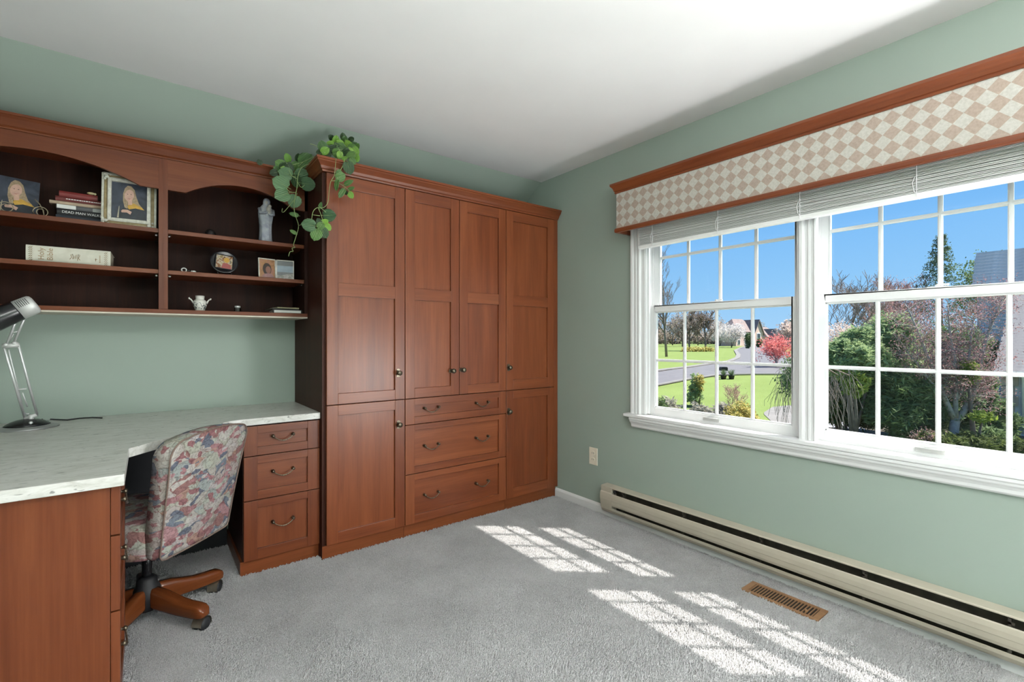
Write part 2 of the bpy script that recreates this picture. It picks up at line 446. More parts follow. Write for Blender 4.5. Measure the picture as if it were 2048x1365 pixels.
# ------------------------------------------------------------------ the room
W, YA, XL, YR, CEIL = 2.355, 3.085, -0.80, -1.75, 2.326
YS, ZS = 2.684, 2.08           # where the ceiling breaks into the slope, where the slope meets the back wall
def struct(o, label, cat):
    return tag(o, label, cat, kind='structure')
struct(MB().box(XL, W, YR, YA, -0.12, 0.0).build('floor', M['carpet'], base=(0, 0, 0)), 'pale grey cut-pile wall-to-wall carpet', 'floor')
def carpet_pile():
    """short cut pile: one small leaning tuft every few millimetres over the part of the floor that shows"""
    import numpy as np
    rg = np.random.default_rng(8)
    st = 0.0056
    gx, gy = np.meshgrid(np.arange(-0.55, W - 0.016, st), np.arange(0.25, 3.06, st))
    x = gx.ravel() + rg.uniform(-st, st, gx.size) * 0.6; y = gy.ravel() + rg.uniform(-st, st, gx.size) * 0.6
    d = x * FX + y * FY; l = x * RX + y * RY
    keep = (np.abs(l / d) < 1.25) & (d > 1.25) & (x < W - 0.016)
    keep &= ~((x > 0.352) & (y > 2.576)) & ~((x > 0.71) & (y > 2.516)) & ~((x < -0.09) & (y < 2.13))
    keep &= ~((x > 2.128) & (x < 2.252) & (y > 0.742) & (y < 1.063))
    x, y = x[keep], y[keep]; n = x.size
    # pile brushed in soft swathes
    ph = np.sin(2.1 * x + 1.3 * np.sin(1.7 * y)) + np.sin(3.3 * y - 2.0 * x + 1.0) + 0.7 * np.sin(9.0 * x + 5.0 * y)
    ang = 0.8 * ph + rg.uniform(-1.6, 1.6, n); lean = rg.uniform(0.0012, 0.0060, n)
    h = rg.uniform(0.0045, 0.0105, n); r = rg.uniform(0.0026, 0.0042, n); a0 = rg.uniform(0, 6.28, n)
    v = np.zeros((n, 6, 3), dtype=np.float32)
    for k in range(3):
        c, s_ = np.cos(a0 + k * 2.0944), np.sin(a0 + k * 2.0944)
        v[:, k, 0] = x + r * c; v[:, k, 1] = y + r * s_; v[:, k, 2] = 0.0003
        v[:, 3 + k, 0] = x + lean * np.cos(ang) + 0.45 * r * c; v[:, 3 + k, 1] = y + lean * np.sin(ang) + 0.45 * r * s_; v[:, 3 + k, 2] = h + rg.uniform(-0.001, 0.001, n)
    v[:, :, 0] = np.minimum(v[:, :, 0], W - 0.0145)
    f = np.array([[3, 4, 5], [0, 1, 4], [0, 4, 3], [1, 2, 5], [1, 5, 4], [2, 0, 3], [2, 3, 5]], dtype=np.int32)
    idx = (f[None, :, :] + (np.arange(n, dtype=np.int32) * 6)[:, None, None]).reshape(-1)
    me = bpy.data.meshes.new('carpet_pile')
    me.vertices.add(n * 6); me.vertices.foreach_set('co', v.ravel())
    nf = n * 7
    me.loops.add(nf * 3); me.loops.foreach_set('vertex_index', idx)
    me.polygons.add(nf); me.polygons.foreach_set('loop_start', np.arange(0, nf * 3, 3, dtype=np.int32)); me.polygons.foreach_set('loop_total', np.full(nf, 3, dtype=np.int32))
    me.polygons.foreach_set('use_smooth', np.ones(nf, dtype=bool))
    me.update(calc_edges=True)
    me.materials.append(M['carpet'])
    o = bpy.data.objects.new('carpet_pile', me); COL.objects.link(o)
    tag(o, 'short grey cut pile covering the floor', 'carpet', kind='stuff'); return n
carpet_pile()
struct(MB().box(XL - 0.15, W + 0.15, YR - 0.15, YS, CEIL, CEIL + 0.2).build('ceiling', M['ceiling']), 'flat white painted ceiling', 'ceiling')
struct(MB().box(XL - 0.15, W + 0.15, YA, YA + 0.15, -0.12, ZS + 0.0).build('wall_back', M['wall']), 'sage green wall behind the bookcase and desk', 'wall')
struct(MB().prism([(YS, CEIL), (YA, ZS), (YA + 0.15, ZS), (YA + 0.15, CEIL + 0.2), (YS, CEIL + 0.2)], 0, XL - 0.15, W + 0.15).build('wall_slope', M['wall']), 'sloping sage green wall band above the wardrobe', 'wall')
struct(MB().box(XL - 0.15, XL, YR - 0.15, YA, -0.12, CEIL).build('wall_left', M['wall']), 'sage green left wall out of view', 'wall')
struct(MB().box(XL, W, YR - 0.15, YR, -0.12, CEIL).build('wall_front', M['wall']), 'sage green wall behind the viewer', 'wall')
OY0, OY1, OZ0, OZ1 = 0.002, 1.748, 0.655, 1.99
wb = MB()
wb.box(W, W + 0.105, YR - 0.15, OY0, -0.12, CEIL); wb.box(W, W + 0.105, OY1, YA, -0.12, CEIL)
wb.box(W, W + 0.105, OY0, OY1, -0.12, OZ0); wb.box(W, W + 0.105, OY0, OY1, OZ1, CEIL)
struct(wb.build('wall_right', M['wall']), 'sage green wall around the double window', 'wall')

# baseboards
bbp = [(W, 0.0), (W - 0.014, 0.0), (W - 0.014, 0.048), (W - 0.010, 0.058), (W - 0.003, 0.062), (W, 0.062)]
struct(MB().prism(bbp, 1, YR, 2.515).build('baseboard_right', M['trim']), 'low white baseboard under the window wall heater', 'baseboard')

# ------------------------------------------------------------------ windows
def window(idx, y0, y1, label):
    """Double-hung window between jambs y0..y1; upper sash outside, lower sash inside."""
    win = thing('window_%d' % idx, label, 'window', (W, (y0 + y1) / 2, 0.69), kind='structure')
    # jamb liner
    j = MB(); xo = W + 0.104
    j.box(W - 0.0, xo, y0 - 0.004, y0 + 0.004, 0.69, 1.985); j.box(W, xo, y1 - 0.004, y1 + 0.004, 0.69, 1.985)
    j.box(W, xo, y0, y1, 1.978, 1.990); j.box(W + 0.03, xo + 0.03, y0, y1, 0.655, 0.694)
    for yy, s in ((y0 + 0.004, 1), (y1 - 0.004, -1)):           # parting stops in the jamb
        j.box(W + 0.012, W + 0.026, yy, yy + s * 0.012, 0.694, 1.978)
        j.box(W + 0.064, W + 0.070, yy, yy + s * 0.010, 0.694, 1.978)
    j.build('jamb', M['vinyl'], win, bevel=0.0015)
    def sash(nm, xa, xb, z0, z1, zr0, zr1, bar):
        st = 0.038
        ga, gb, g0, g1 = y0 + 0.004 + st, y1 - 0.004 - st, z0 + zr0, z1 - zr1
        xc = (xa + xb) / 2
        m = MB()
        m.box(xa, xb, y0 + 0.005, ga, z0, z1); m.box(xa, xb, gb, y1 - 0.005, z0, z1)
        m.box(xa, xb, ga, gb, z0, g0); m.box(xa, xb, ga, gb, g1, z1)
        so = m.build(nm, M['vinyl'], win, bevel=0.003)
        bd = MB()                                                # glazing bead around the glass
        for (a, b_, c, d_) in ((ga, ga + 0.007, g0, g1), (gb - 0.007, gb, g0, g1), (ga, gb, g0, g0 + 0.007), (ga, gb, g1 - 0.007, g1)):
            bd.box(xc - 0.009, xc + 0.009, a, b_, c, d_)
        bd.build('glazing_bead', M['vinyl'], so, bevel=0.0015)
        ys = [ga + (gb - ga) * i / 4 for i in range(5)]
        for y in ys[1:4]:
            mm = MB().box(xc - 0.008, xc + 0.008, y - 0.0045, y + 0.0045, g0, g1).box(xc - 0.005, xc + 0.005, y - 0.0078, y + 0.0078, g0, g1)
            mm.build('muntin', M['vinyl'], so, bevel=0.0012)
        mm = MB().box(xc - 0.0079, xc + 0.0079, ga, gb, bar - 0.0045, bar + 0.0045).box(xc - 0.0049, xc + 0.0049, ga, gb, bar - 0.0078, bar + 0.0078)
        mm.build('muntin', M['vinyl'], so, bevel=0.0012)
        for i in range(4):
            for (c, d_) in ((g0, bar), (bar, g1)):
                MB().box(xc - 0.0015, xc + 0.0015, ys[i] + 0.004, ys[i + 1] - 0.004, c + 0.004, d_ - 0.004).build('pane', M['glass'], so)
        return so, ga, gb
    sash('upper_sash', W + 0.070, W + 0.100, 1.303, 1.977, 0.034, 0.036, 1.627)
    so, ga, gb = sash('lower_sash', W + 0.030, W + 0.064, 0.694, 1.337, 0.040, 0.034, 1.016)
    # lift handle on the bottom rail, latch on the meeting rail, tilt button
    yc = (ga + gb) / 2
    h = MB(); yl = yc + 0.02
    h.prism([(yl - 0.045, 0.702), (yl + 0.045, 0.702), (yl + 0.045, 0.716), (yl + 0.03, 0.722), (yl - 0.03, 0.722), (yl - 0.045, 0.716)], 0, W + 0.024, W + 0.031)
    h.box(W + 0.010, W + 0.026, yl - 0.040, yl + 0.040, 0.718, 0.722)
    h.build('lift_handle', M['silver_paint'], so, bevel=0.002)
    l = MB().box(W + 0.034, W + 0.060, yc - 0.03, yc + 0.03, 1.337, 1.343).tube([(W + 0.045, yc, 1.340), (W + 0.045, yc, 1.350)], 0.009, 10)
    l.box(W + 0.040, W + 0.050, yc - 0.032, yc + 0.004, 1.346, 1.352)
    l.build('sash_lock', M['vinyl'], so, bevel=0.001)
    return win
window(1, 0.900, 1.740, 'left white double-hung window with small panes looking onto the lawn and road')
window(2, 0.010, 0.850, 'right white double-hung window with small panes looking onto evergreens and shingled house')

# casings: fluted profile (distance along the wall, projection)
def casing(name, ya, yb, z0, z1, label):
    n = 8; pts = [(W, ya)]
    w = yb - ya
    flu = [(0.0, 0.012), (0.06, 0.018), (0.14, 0.019), (0.18, 0.013), (0.34, 0.013), (0.38, 0.017), (0.46, 0.018), (0.50, 0.013), (0.66, 0.013), (0.70, 0.018), (0.80, 0.020), (0.95, 0.020), (1.0, 0.014)]
    poly = [(W + 0.0, ya)] + [(W - p, ya + w * t) for t, p in flu] + [(W + 0.0, yb)]
    return struct(MB().prism(poly, 2, z0, z1).build(name, M['trim']), label, 'trim')
casing('trim_1', 1.768, 1.838, 0.688, 1.99, 'fluted white casing on the left side of the window')
casing('trim_2', 0.822, 0.897, 0.688, 1.99, 'fluted white mullion between the two windows')
casing('trim_3', -0.088, -0.018, 0.688, 1.99, 'fluted white casing on the right side of the window')
struct(MB().box(W - 0.018, W, -0.088, 1.838, 1.991, 2.055).build('trim_4', M['trim'], bevel=0.003), 'white head casing hidden behind the valance', 'trim')
# filler between casing and jamb, stool and apron
fl = MB()
for (a, b_) in ((1.742, 1.770), (0.848, 0.902), (-0.020, 0.008)):
    fl.box(W - 0.004, W + 0.03, a, b_, 0.69, 1.99)
struct(fl.build('trim_5', M['trim'], bevel=0.001), 'narrow white reveal strips beside the window jambs', 'trim')
struct(MB().box(W - 0.050, W + 0.032, -0.125, 1.868, 0.669, 0.688).build('trim_6', M['trim'], bevel=0.005, segs=3), 'sunlit white window stool along both windows', 'window sill')
app = [(W, 0.668), (W - 0.046, 0.668), (W - 0.046, 0.656), (W - 0.040, 0.650), (W - 0.038, 0.642), (W - 0.030, 0.634), (W - 0.024, 0.624), (W - 0.022, 0.612), (W - 0.014, 0.604), (W, 0.604)]
struct(MB().prism(app, 1, -0.09, 1.828).build('trim_7', M['trim'], bevel=0.0012), 'moulded white apron under the window stool', 'trim')

# ------------------------------------------------------------------ blind and valance
bl = thing('window_blind', 'white mini blind drawn up in a stack below the valance', 'blind', (W - 0.045, 0.87, 1.67))
BY0, BY1 = -0.045, 1.742
MB().box(W - 0.078, W - 0.024, BY0, BY1, 1.90, 1.945).build('head_rail', M['vinyl'], bl, bevel=0.003)
MB().box(W - 0.068, W - 0.032, BY0, BY1, 1.672, 1.691).build('bottom_rail', M['slat'], bl, bevel=0.004)
slat_me = None
random.seed(4)
for i in range(30):
    z = 1.6945 + i * 0.0046
    if slat_me is None:
        s = MB()
        prof = [(-0.018, -0.0022), (-0.0185, -0.0005), (-0.009, 0.0011), (0.0, 0.0016), (0.009, 0.0011), (0.018, -0.0006), (0.018, -0.0022), (0.009, -0.0012), (0.0, -0.0006), (-0.009, -0.0012)]
        s.prism(prof, 1, BY0 - 0.87, BY1 - 0.87)
        slat_me = s.mesh('slat'); slat_me.materials.append(M['slat'])
    o = bpy.data.objects.new('slat', slat_me); COL.objects.link(o); o.parent = bl
    o.location = (-0.005 + random.uniform(-0.003, 0.003), 0, z - 1.67); o.rotation_euler = (0, random.uniform(-0.05, 0.05), 0)
for y in (1.64, 1.25, 0.87, 0.47, 0.08):
    m = MB()
    for dx in (-0.0225, 0.0225):
        m.tube([(W - 0.050 + dx, y, 1.672), (W - 0.050 + dx, y, 1.90)], 0.0011, 5)
    m.tube([(W - 0.071, y + 0.004, 1.69), (W - 0.074, y + 0.008, 1.70), (W - 0.074, y + 0.012, 1.73), (W - 0.072, y + 0.002, 1.76)], 0.0013, 5)
    m.build('ladder_cord', M['vinyl'], bl)
va = thing('window_valance', 'cherry-trimmed window cornice covered in beige diamond fabric', 'valance', (W - 0.13, 0.87, 1.78))
VY0, VY1 = -0.115, 1.855
m = MB(); m.box(W - 0.128, W - 0.116, VY0 + 0.001, VY1 - 0.001, 1.803, 2.018); m.box(W - 0.116, W - 0.002, VY1 - 0.012, VY1 - 0.002, 1.803, 2.018); m.box(W - 0.116, W - 0.002, VY0 + 0.002, VY0 + 0.012, 1.803, 2.018)
m.build('fabric_panel', M['diamond'], va)
def sweep_u(prof, x_f, ya, yb, x_b):
    """Moulding wrapping a front (x_f) and both returns; prof = (outward, z)."""
    m = MB(); rows = []
    for o, z in prof:
        rows.append([(x_b, yb + o, z), (x_f - o, yb + o, z), (x_f - o, ya - o, z), (x_b, ya - o, z)])
    n = len(rows)
    vs = [p for r in rows for p in r]
    fs = []
    for i in range(n):
        j = (i + 1) % n
        for k in range(3):
            fs.append((i * 4 + k, j * 4 + k, j * 4 + k + 1, i * 4 + k + 1))
    fs.append(tuple(i * 4 for i in range(n - 1, -1, -1))); fs.append(tuple(i * 4 + 3 for i in range(n)))
    m.add(vs, fs); return m
sweep_u([(-0.012, 2.012), (0.006, 2.012), (0.008, 2.018), (0.006, 2.023), (0.010, 2.026), (0.012, 2.032), (0.016, 2.044), (0.024, 2.054), (0.028, 2.058), (0.028, 2.070), (-0.012, 2.070)], W - 0.128, VY0, VY1, W - 0.002).build('crown_moulding', M['wood_y'], va)
sweep_u([(-0.012, 1.779), (0.005, 1.779), (0.008, 1.785), (0.008, 1.797), (0.005, 1.804), (-0.012, 1.804)], W - 0.128, VY0, VY1, W - 0.002).build('bottom_rail', M['wood_y'], va)
MB().box(W - 0.127, W - 0.002, VY0 + 0.002, VY1 - 0.002, 2.070, 2.076).build('top_board', M['wood_y'], va)

# ------------------------------------------------------------------ cabinets
def pull_mesh():
    m = MB()
    for s in (-1, 1):
        m.lathe([(0.0075, 0), (0.0085, 0.003), (0.0055, 0.006), (0.004, 0.012), (0.0065, 0.016), (0.0075, 0.020), (0.005, 0.024), (0.0, 0.025)], 10, (0, 0, 0), 0, True, Matrix.Translation((s * 0.046, 0, 0)) @ Matrix.Rotation(math.radians(90), 4, 'X'))
    pts = []; rs = []
    for i in range(15):
        t = i / 14; x = -0.046 + 0.092 * t
        pts.append((x, -0.020 - 0.004 * math.sin(math.pi * t), -0.024 * math.sin(math.pi * t) ** 0.8 if 0 < t < 1 else 0.0))
        b = 0.0024 + 0.0016 * math.exp(-((t - 0.5) / 0.06) ** 2) + 0.0010 * math.exp(-((t - 0.38) / 0.03) ** 2) + 0.0010 * math.exp(-((t - 0.62) / 0.03) ** 2)
        rs.append(b)
    m.tube(pts, rs, 7)
    me = m.mesh('pull'); me.materials.append(M['bronze']); return me
PULL = pull_mesh()
def knob_mesh():
    m = MB()
    # pierced diamond backplate
    n = 24; out = []
    for k in range(n):
        a = 2 * math.pi * k / n
        r = 0.0125 + 0.013 * abs(math.sin(a)) ** 5 + 0.002 * math.cos(6 * a)
        out.append((r * math.cos(a), r * math.sin(a)))
    m.prism(out, 1, 0.0, -0.003)
    m.lathe([(0.007, 0.002), (0.0055, 0.008), (0.006, 0.014), (0.012, 0.018), (0.0145, 0.023), (0.0135, 0.028), (0.009, 0.031), (0.0, 0.032)], 16, (0, 0, 0), 0, True, Matrix.Rotation(math.radians(90), 4, 'X'))
    me = m.mesh('knob'); me.materials.append(M['bronze']); return me
KNOB = knob_mesh()
def fit(name, me, parent, loc, rot=(0, 0, 0)):
    o = bpy.data.objects.new(name, me); COL.objects.link(o); o.parent = parent
    o.location = Vector(loc) - wloc(parent); o.rotation_euler = rot
    return o
def shaker(name, a0, a1, z0, z1, face, parent, stile, top, bot, mids=(), axis='y', mats=None):
    """Frame-and-panel front. axis 'y': faces -Y at y=face, a = x.  axis 'x': faces +X at x=face, a = y."""
    g = 0.0020; a0 += g; a1 -= g; z0 += g; z1 -= g
    mats = mats or [M['wood_z'], M['wood_x'] if axis == 'y' else M['wood_y']]
    t = 0.021
    def put(m, A0, A1, Z0, Z1, d0, d1, mi):
        if axis == 'y': m.box(A0, A1, face + d0, face + d1, Z0, Z1, mi)
        else: m.box(face - d1, face - d0, A0, A1, Z0, Z1, mi)
    m = MB()
    put(m, a0, a0 + stile, z0, z1, 0, t, 0); put(m, a1 - stile, a1, z0, z1, 0, t, 0)
    rails = [(z0, z0 + bot)] + list(mids) + [(z1 - top, z1)]
    for r in rails: put(m, a0 + stile, a1 - stile, r[0], r[1], 0.0003, t, 1)
    d = m.build(name, mats, parent, bevel=0.0014)
    wide = (a1 - a0) > 1.3 * (z1 - z0)
    for i in range(len(rails) - 1):
        p = MB(); put(p, a0 + stile - 0.003, a1 - stile + 0.003, rails[i][1] - 0.003, rails[i + 1][0] + 0.003, 0.0125, 0.0195, 0)
        p.build('panel', mats[1] if wide else mats[0], d)
    return d
YF, YC = 2.50, 2.521
def cab_body(u, x0, x1):
    m = MB(); t = 0.018
    m.box(x0, x0 + t, YC, YA - 0.002, 0.0, 2.0015); m.box(x1 - t, x1, YC, YA - 0.002, 0.0, 2.0015)
    m.box(x0 + t, x1 - t, YC, YA - 0.002, 1.98, 2.0015); m.box(x0 + t, x1 - t, YC, YA - 0.002, 0.055, 0.073)
    m.box(x0 + t, x1 - t, YA - 0.014, YA - 0.002, 0.073, 1.98)
    m.build('carcass', M['side_z'], u)
    MB().box(x0 + 0.0005, x1 - 0.0005, YC - 0.003, YC + 0.015, 0.0, 0.070).build('plinth', M['plinth'], u)
DZ, DT = 0.7975, 2.001
cl = thing('wardrobe_cabinet', 'tall cherry cabinet nearest the desk with one door above another', 'cabinet', (0.94, 2.80, 0), group='built-in cherry wardrobe')
cc = thing('wardrobe_cabinet', 'wide middle cherry cabinet with double doors over three drawers', 'cabinet', (1.525, 2.80, 0), group='built-in cherry wardrobe')
cr = thing('wardrobe_cabinet', 'tall cherry cabinet in the corner beside the window wall', 'cabinet', (2.11, 2.80, 0), group='built-in cherry wardrobe')
XA, XB, XC, XD, XE, XF = 0.7127, 1.164, 1.525, 1.886, 2.3165, 2.345
cab_body(cl, XA, XB - 0.0005); cab_body(cc, XB + 0.0005, XD - 0.0005); cab_body(cr, XD + 0.0005, XF)
MB().box(XE + 0.001, W - 0.001, YF + 0.002, YC - 0.001, 0.075, 2.001).build('filler_strip', M['wood_z'], cr, bevel=0.001)
MID = [(1.367, 1.435)]
d = shaker('door', XA + 0.016, XB, DZ, DT, YF, cl, 0.058, 0.066, 0.056, MID); fit('knob', KNOB, d, (1.122, YF, 0.95))
d = shaker('door', XA + 0.016, XB, 0.073, DZ, YF, cl, 0.058, 0.054, 0.058); fit('knob', KNOB, d, (1.124, YF, 0.658))
d = shaker('door', XB, XC, DZ, DT, YF, cc, 0.058, 0.064, 0.056, MID); fit('knob', KNOB, d, (1.473, YF, 0.947), (0, math.radians(90), 0))
d = shaker('door', XC, XD, DZ, DT, YF, cc, 0.058, 0.064, 0.056, MID); fit('knob', KNOB, d, (1.545, YF, 0.95), (0, math.radians(90), 0))
for (z0, z1, zp, tp, bt) in ((0.647, DZ, 0.735, 0.038, 0.042), (0.361, 0.647, 0.514, 0.032, 0.040), (0.073, 0.361, 0.226, 0.035, 0.048)):
    d = shaker('drawer', XB, XD, z0, z1, YF, cc, 0.057, tp, bt)
    for x in (1.335, 1.697): fit('pull', PULL, d, (x, YF + 0.0118, zp))
d = shaker('door', XD, XE, DZ, DT, YF, cr, 0.058, 0.064, 0.068, MID); fit('knob', KNOB, d, (1.906, YF, 0.952))
d = shaker('door', XD, XE, 0.073, DZ, YF, cr, 0.058, 0.054, 0.065); fit('knob', KNOB, d, (1.906, YF, 0.658))
# crown along the wardrobe with a return on the desk side
cp = [(-0.02, 2.002), (0.004, 2.002), (0.006, 2.010), (0.012, 2.014), (0.018, 2.026), (0.030, 2.040), (0.036, 2.046), (0.036, 2.052), (0.041, 2.055), (0.041, 2.066), (-0.02, 2.066)]
rows = [[(XA - o, 2.752, z), (XA - o, YF - o, z), (W - 0.001, YF - o, z)] for o, z in cp]
n = len(rows); m = MB(); fs = []
for i in range(n):
    j = (i + 1) % n
    for k in range(2): fs.append((i * 3 + k, i * 3 + k + 1, j * 3 + k + 1, j * 3 + k))
fs.append(tuple(i * 3 for i in range(n))); fs.append(tuple(i * 3 + 2 for i in range(n - 1, -1, -1)))
m.add([p for r in rows for p in r], fs)
tag(m.build('crown_moulding', M['wood_x'], base=(1.5, YF, 2.0)), 'cherry crown moulding running along the top of the wardrobe', 'moulding')
tag(MB().box(XA - 0.002, W - 0.002, YF + 0.02, 2.93, 2.0665, 2.078).build('top_board', M['side_z'], base=(1.5, 2.75, 2.066)), 'dark dust board lying on top of the wardrobe', 'board')

# ------------------------------------------------------------------ bookcase over the desk
YB = 2.79
bk = thing('wall_bookcase', 'wall-hung cherry bookcase with two arched bays above the desk', 'bookcase', (-0.04, YA, 1.26))
BL, BR = -0.795, XA - 0.001
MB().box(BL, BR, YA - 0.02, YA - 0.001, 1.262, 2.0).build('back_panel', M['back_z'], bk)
MB().box(BL, BR, YB + 0.019, YA - 0.02, 1.980, 1.999).build('top_board', M['back_x'], bk)
MB().box(BL, BR, YB, YA - 0.02, 1.264, 1.283).build('bottom_board', M['desk_shade_x'], bk, bevel=0.0015)
MB().box(BL, BR, YB + 0.003, YA - 0.001, 1.2565, 1.264).build('underside_strip', M['strip'], bk)
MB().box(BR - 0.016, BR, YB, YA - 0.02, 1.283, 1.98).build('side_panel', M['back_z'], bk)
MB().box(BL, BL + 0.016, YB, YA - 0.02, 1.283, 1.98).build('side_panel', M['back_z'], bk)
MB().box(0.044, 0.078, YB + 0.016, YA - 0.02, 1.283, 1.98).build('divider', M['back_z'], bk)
MB().box(0.043, 0.079, YB - 0.001, YB + 0.016, 1.283, 2.0).box(0.0595, 0.0625, YB - 0.0015, YB, 1.283, 2.0).build('centre_post', M['desk_shade_z'], bk, bevel=0.001)
def arch(x0, x1, a0, a1, z_end, z_top):
    pts = [(x0, 2.0), (x0, z_end), (a0, z_end)]
    c = (a0 + a1) / 2; h = z_top - z_end; hw = (a1 - a0) / 2
    R = (hw * hw + h * h) / (2 * h); zc = z_top - R
    for i in range(1, 24):
        x = a0 + (a1 - a0) * i / 24; pts.append((x, zc + math.sqrt(R * R - (x - c) ** 2)))
    pts += [(a1, z_end), (x1, z_end), (x1, 2.0)]
    MB().prism(pts, 1, YB, YB + 0.018).build('arched_valance', M['desk_shade_x'], bk)
arch(0.079, BR - 0.0, 0.150, 0.640, 1.855, 1.932)
arch(BL, 0.043, -0.70, -0.025, 1.855, 1.936)
for (x0, x1) in ((BL + 0.017, 0.043), (0.079, BR - 0.017)):
    for zt in (1.667, 1.472):
        MB().box(x0, x1, YB + 0.008, YA - 0.022, zt - 0.020, zt).build('shelf', [M['desk_shade_x']], bk, bevel=0.0015)
        for xx in (x0 + 0.004, x1 - 0.012):
            for yy in (YB + 0.04, YA - 0.06):
                MB().box(xx, xx + 0.008, yy, yy + 0.008, zt - 0.030, zt - 0.0205).build('shelf_pin', M['jar_glass'], bk)
cpb = [(-0.01, 2.0005), (0.005, 2.0005), (0.007, 2.006), (0.005, 2.010), (0.010, 2.014), (0.014, 2.022), (0.024, 2.040), (0.032, 2.050), (0.036, 2.052), (0.036, 2.062), (-0.01, 2.062)]
MB().prism([(YB - o, z) for o, z in cpb], 0, BL, XA - 0.042).build('crown_moulding', M['desk_shade_x'], bk)
MB().box(BL, XA - 0.042, YB + 0.01, YA - 0.09, 2.0005, 2.012).build('dust_board', M['back_x'], bk)

# ------------------------------------------------------------------ desk
DKT = 0.760
ctr = [(XL + 0.001, 1.716), (-0.053, 1.716), (-0.050, 1.719), (-0.050, 2.110), (0.300, 2.528), (0.325, 2.538), (0.35, 2.541), (XA - 0.004, 2.541), (XA - 0.001, 2.544), (XA - 0.001, YA - 0.001), (XL + 0.001, YA - 0.001)]
tag(MB().prism(ctr, 2, DKT - 0.032, DKT).build('desk_worktop', M['granite'], base=(0.2, 2.8, 0.73), bevel=0.007, segs=3), 'pale speckled granite-look L-shaped desk worktop with a diagonal inner corner', 'worktop')
dp = thing('drawer_pedestal', 'cherry three-drawer desk pedestal between chair and wardrobe', 'drawer unit', (0.54, 2.82, 0), group='desk drawer pedestals')
PX0, PX1 = 0.362, XA - 0.001
MB().box(PX0, PX1, 2.5755, YA - 0.002, 0.07, 0.7265).build('carcass', M['side_z'], dp)
MB().box(PX0 - 0.010, PX1, 2.578, YA - 0.002, 0.0, 0.07).build('plinth', M['plinth'], dp)
for (z0, z1, zp, tp, bt) in ((0.576, 0.722, 0.663, 0.036, 0.040), (0.363, 0.576, 0.490, 0.036, 0.042), (0.074, 0.363, 0.240, 0.036, 0.050)):
    d = shaker('drawer', PX0, PX1, z0, z1, 2.554, dp, 0.058, tp, bt, mats=[M['mid_shade_z'], M['mid_shade_x']])
    fit('pull', PULL, d, ((PX0 + PX1) / 2, 2.5658, zp))
lp = thing('drawer_pedestal', 'cherry desk pedestal at lower left with a plain end panel', 'drawer unit', (-0.43, 1.93, 0), group='desk drawer pedestals')
LY0, LY1 = 1.748, 2.125
MB().box(-0.78, -0.083, LY0 + 0.006, LY1, 0.07, 0.7265).build('carcass', M['side_z'], lp)
MB().box(-0.78, -0.0825, LY0, LY0 + 0.0055, 0.07, 0.7265).build('end_panel', M['desk_shade_z'], lp)
MB().box(-0.78, -0.092, LY0 + 0.012, LY1, 0.0, 0.07).build('plinth', M['plinth'], lp)
for (z0, z1, zp, tp, bt) in ((0.582, 0.7265, 0.668, 0.036, 0.040), (0.366, 0.582, 0.495, 0.036, 0.042), (0.074, 0.366, 0.242, 0.036, 0.050)):
    d = shaker('drawer', LY0, LY1, z0, z1, -0.0605, lp, 0.058, tp, bt, axis='x', mats=[M['desk_shade_z'], M['desk_shade_y']])
    fit('pull', PULL, d, (-0.0723, LY0 + 0.10, zp), (0, 0, math.radians(90)))

tag(MB().box(-0.78, PX0 - 0.014, 3.02, 3.04, 0.0, 0.727).build('knee_shade_panel', plain('knee_shade_dark', (0.012, 0.014, 0.018), 0.6, noise=0.2, nscale=8.0), base=(-0.2, 3.03, 0)), 'near-black panel added as the shade in the knee space under the desk', 'panel')  # added near-black sheet, stands for the shade under the worktop
# ------------------------------------------------------------------ desk chair
CROT = math.radians(46.2)
ch = thing('desk_chair', 'armless desk chair in patchwork tapestry fabric on five oak legs with casters', 'chair', (0.0, 2.41, 0), CROT)
# seat cushion: rounded block
def rounded(outline, levels):
    """outline: function(angle)->(x,y) unit loop; levels: (scale, z)"""
    m = MB(); n = 40; vs = []; fs = []
    for s, z in levels:
        for k in range(n):
            x, y = outline(2 * math.pi * k / n); vs.append((x * s, y * s + 0.03 * (1 - s) * 0, z))
    L = len(levels)
    for i in range(L - 1):
        for k in range(n):
            k2 = (k + 1) % n; fs.append((i * n + k, i * n + k2, (i + 1) * n + k2, (i + 1) * n + k))
    fs.append(tuple(range(n - 1, -1, -1))); fs.append(tuple((L - 1) * n + k for k in range(n)))
    m.add(vs, fs, 0, True); return m
def sup(a, hx, hy, e=0.32, cy=0.0):
    c, s = math.cos(a), math.sin(a)
    return (hx * math.copysign(abs(c) ** e, c), cy + hy * math.copysign(abs(s) ** e, s))
rounded(lambda a: sup(a, 0.200, 0.225, 0.35, 0.035), [(0.94, 0.330), (0.985, 0.334), (1.0, 0.350), (1.0, 0.420), (0.99, 0.440), (0.95, 0.455), (0.80, 0.464), (0.45, 0.468)]).build('seat', M['fabric'], ch, local=True)
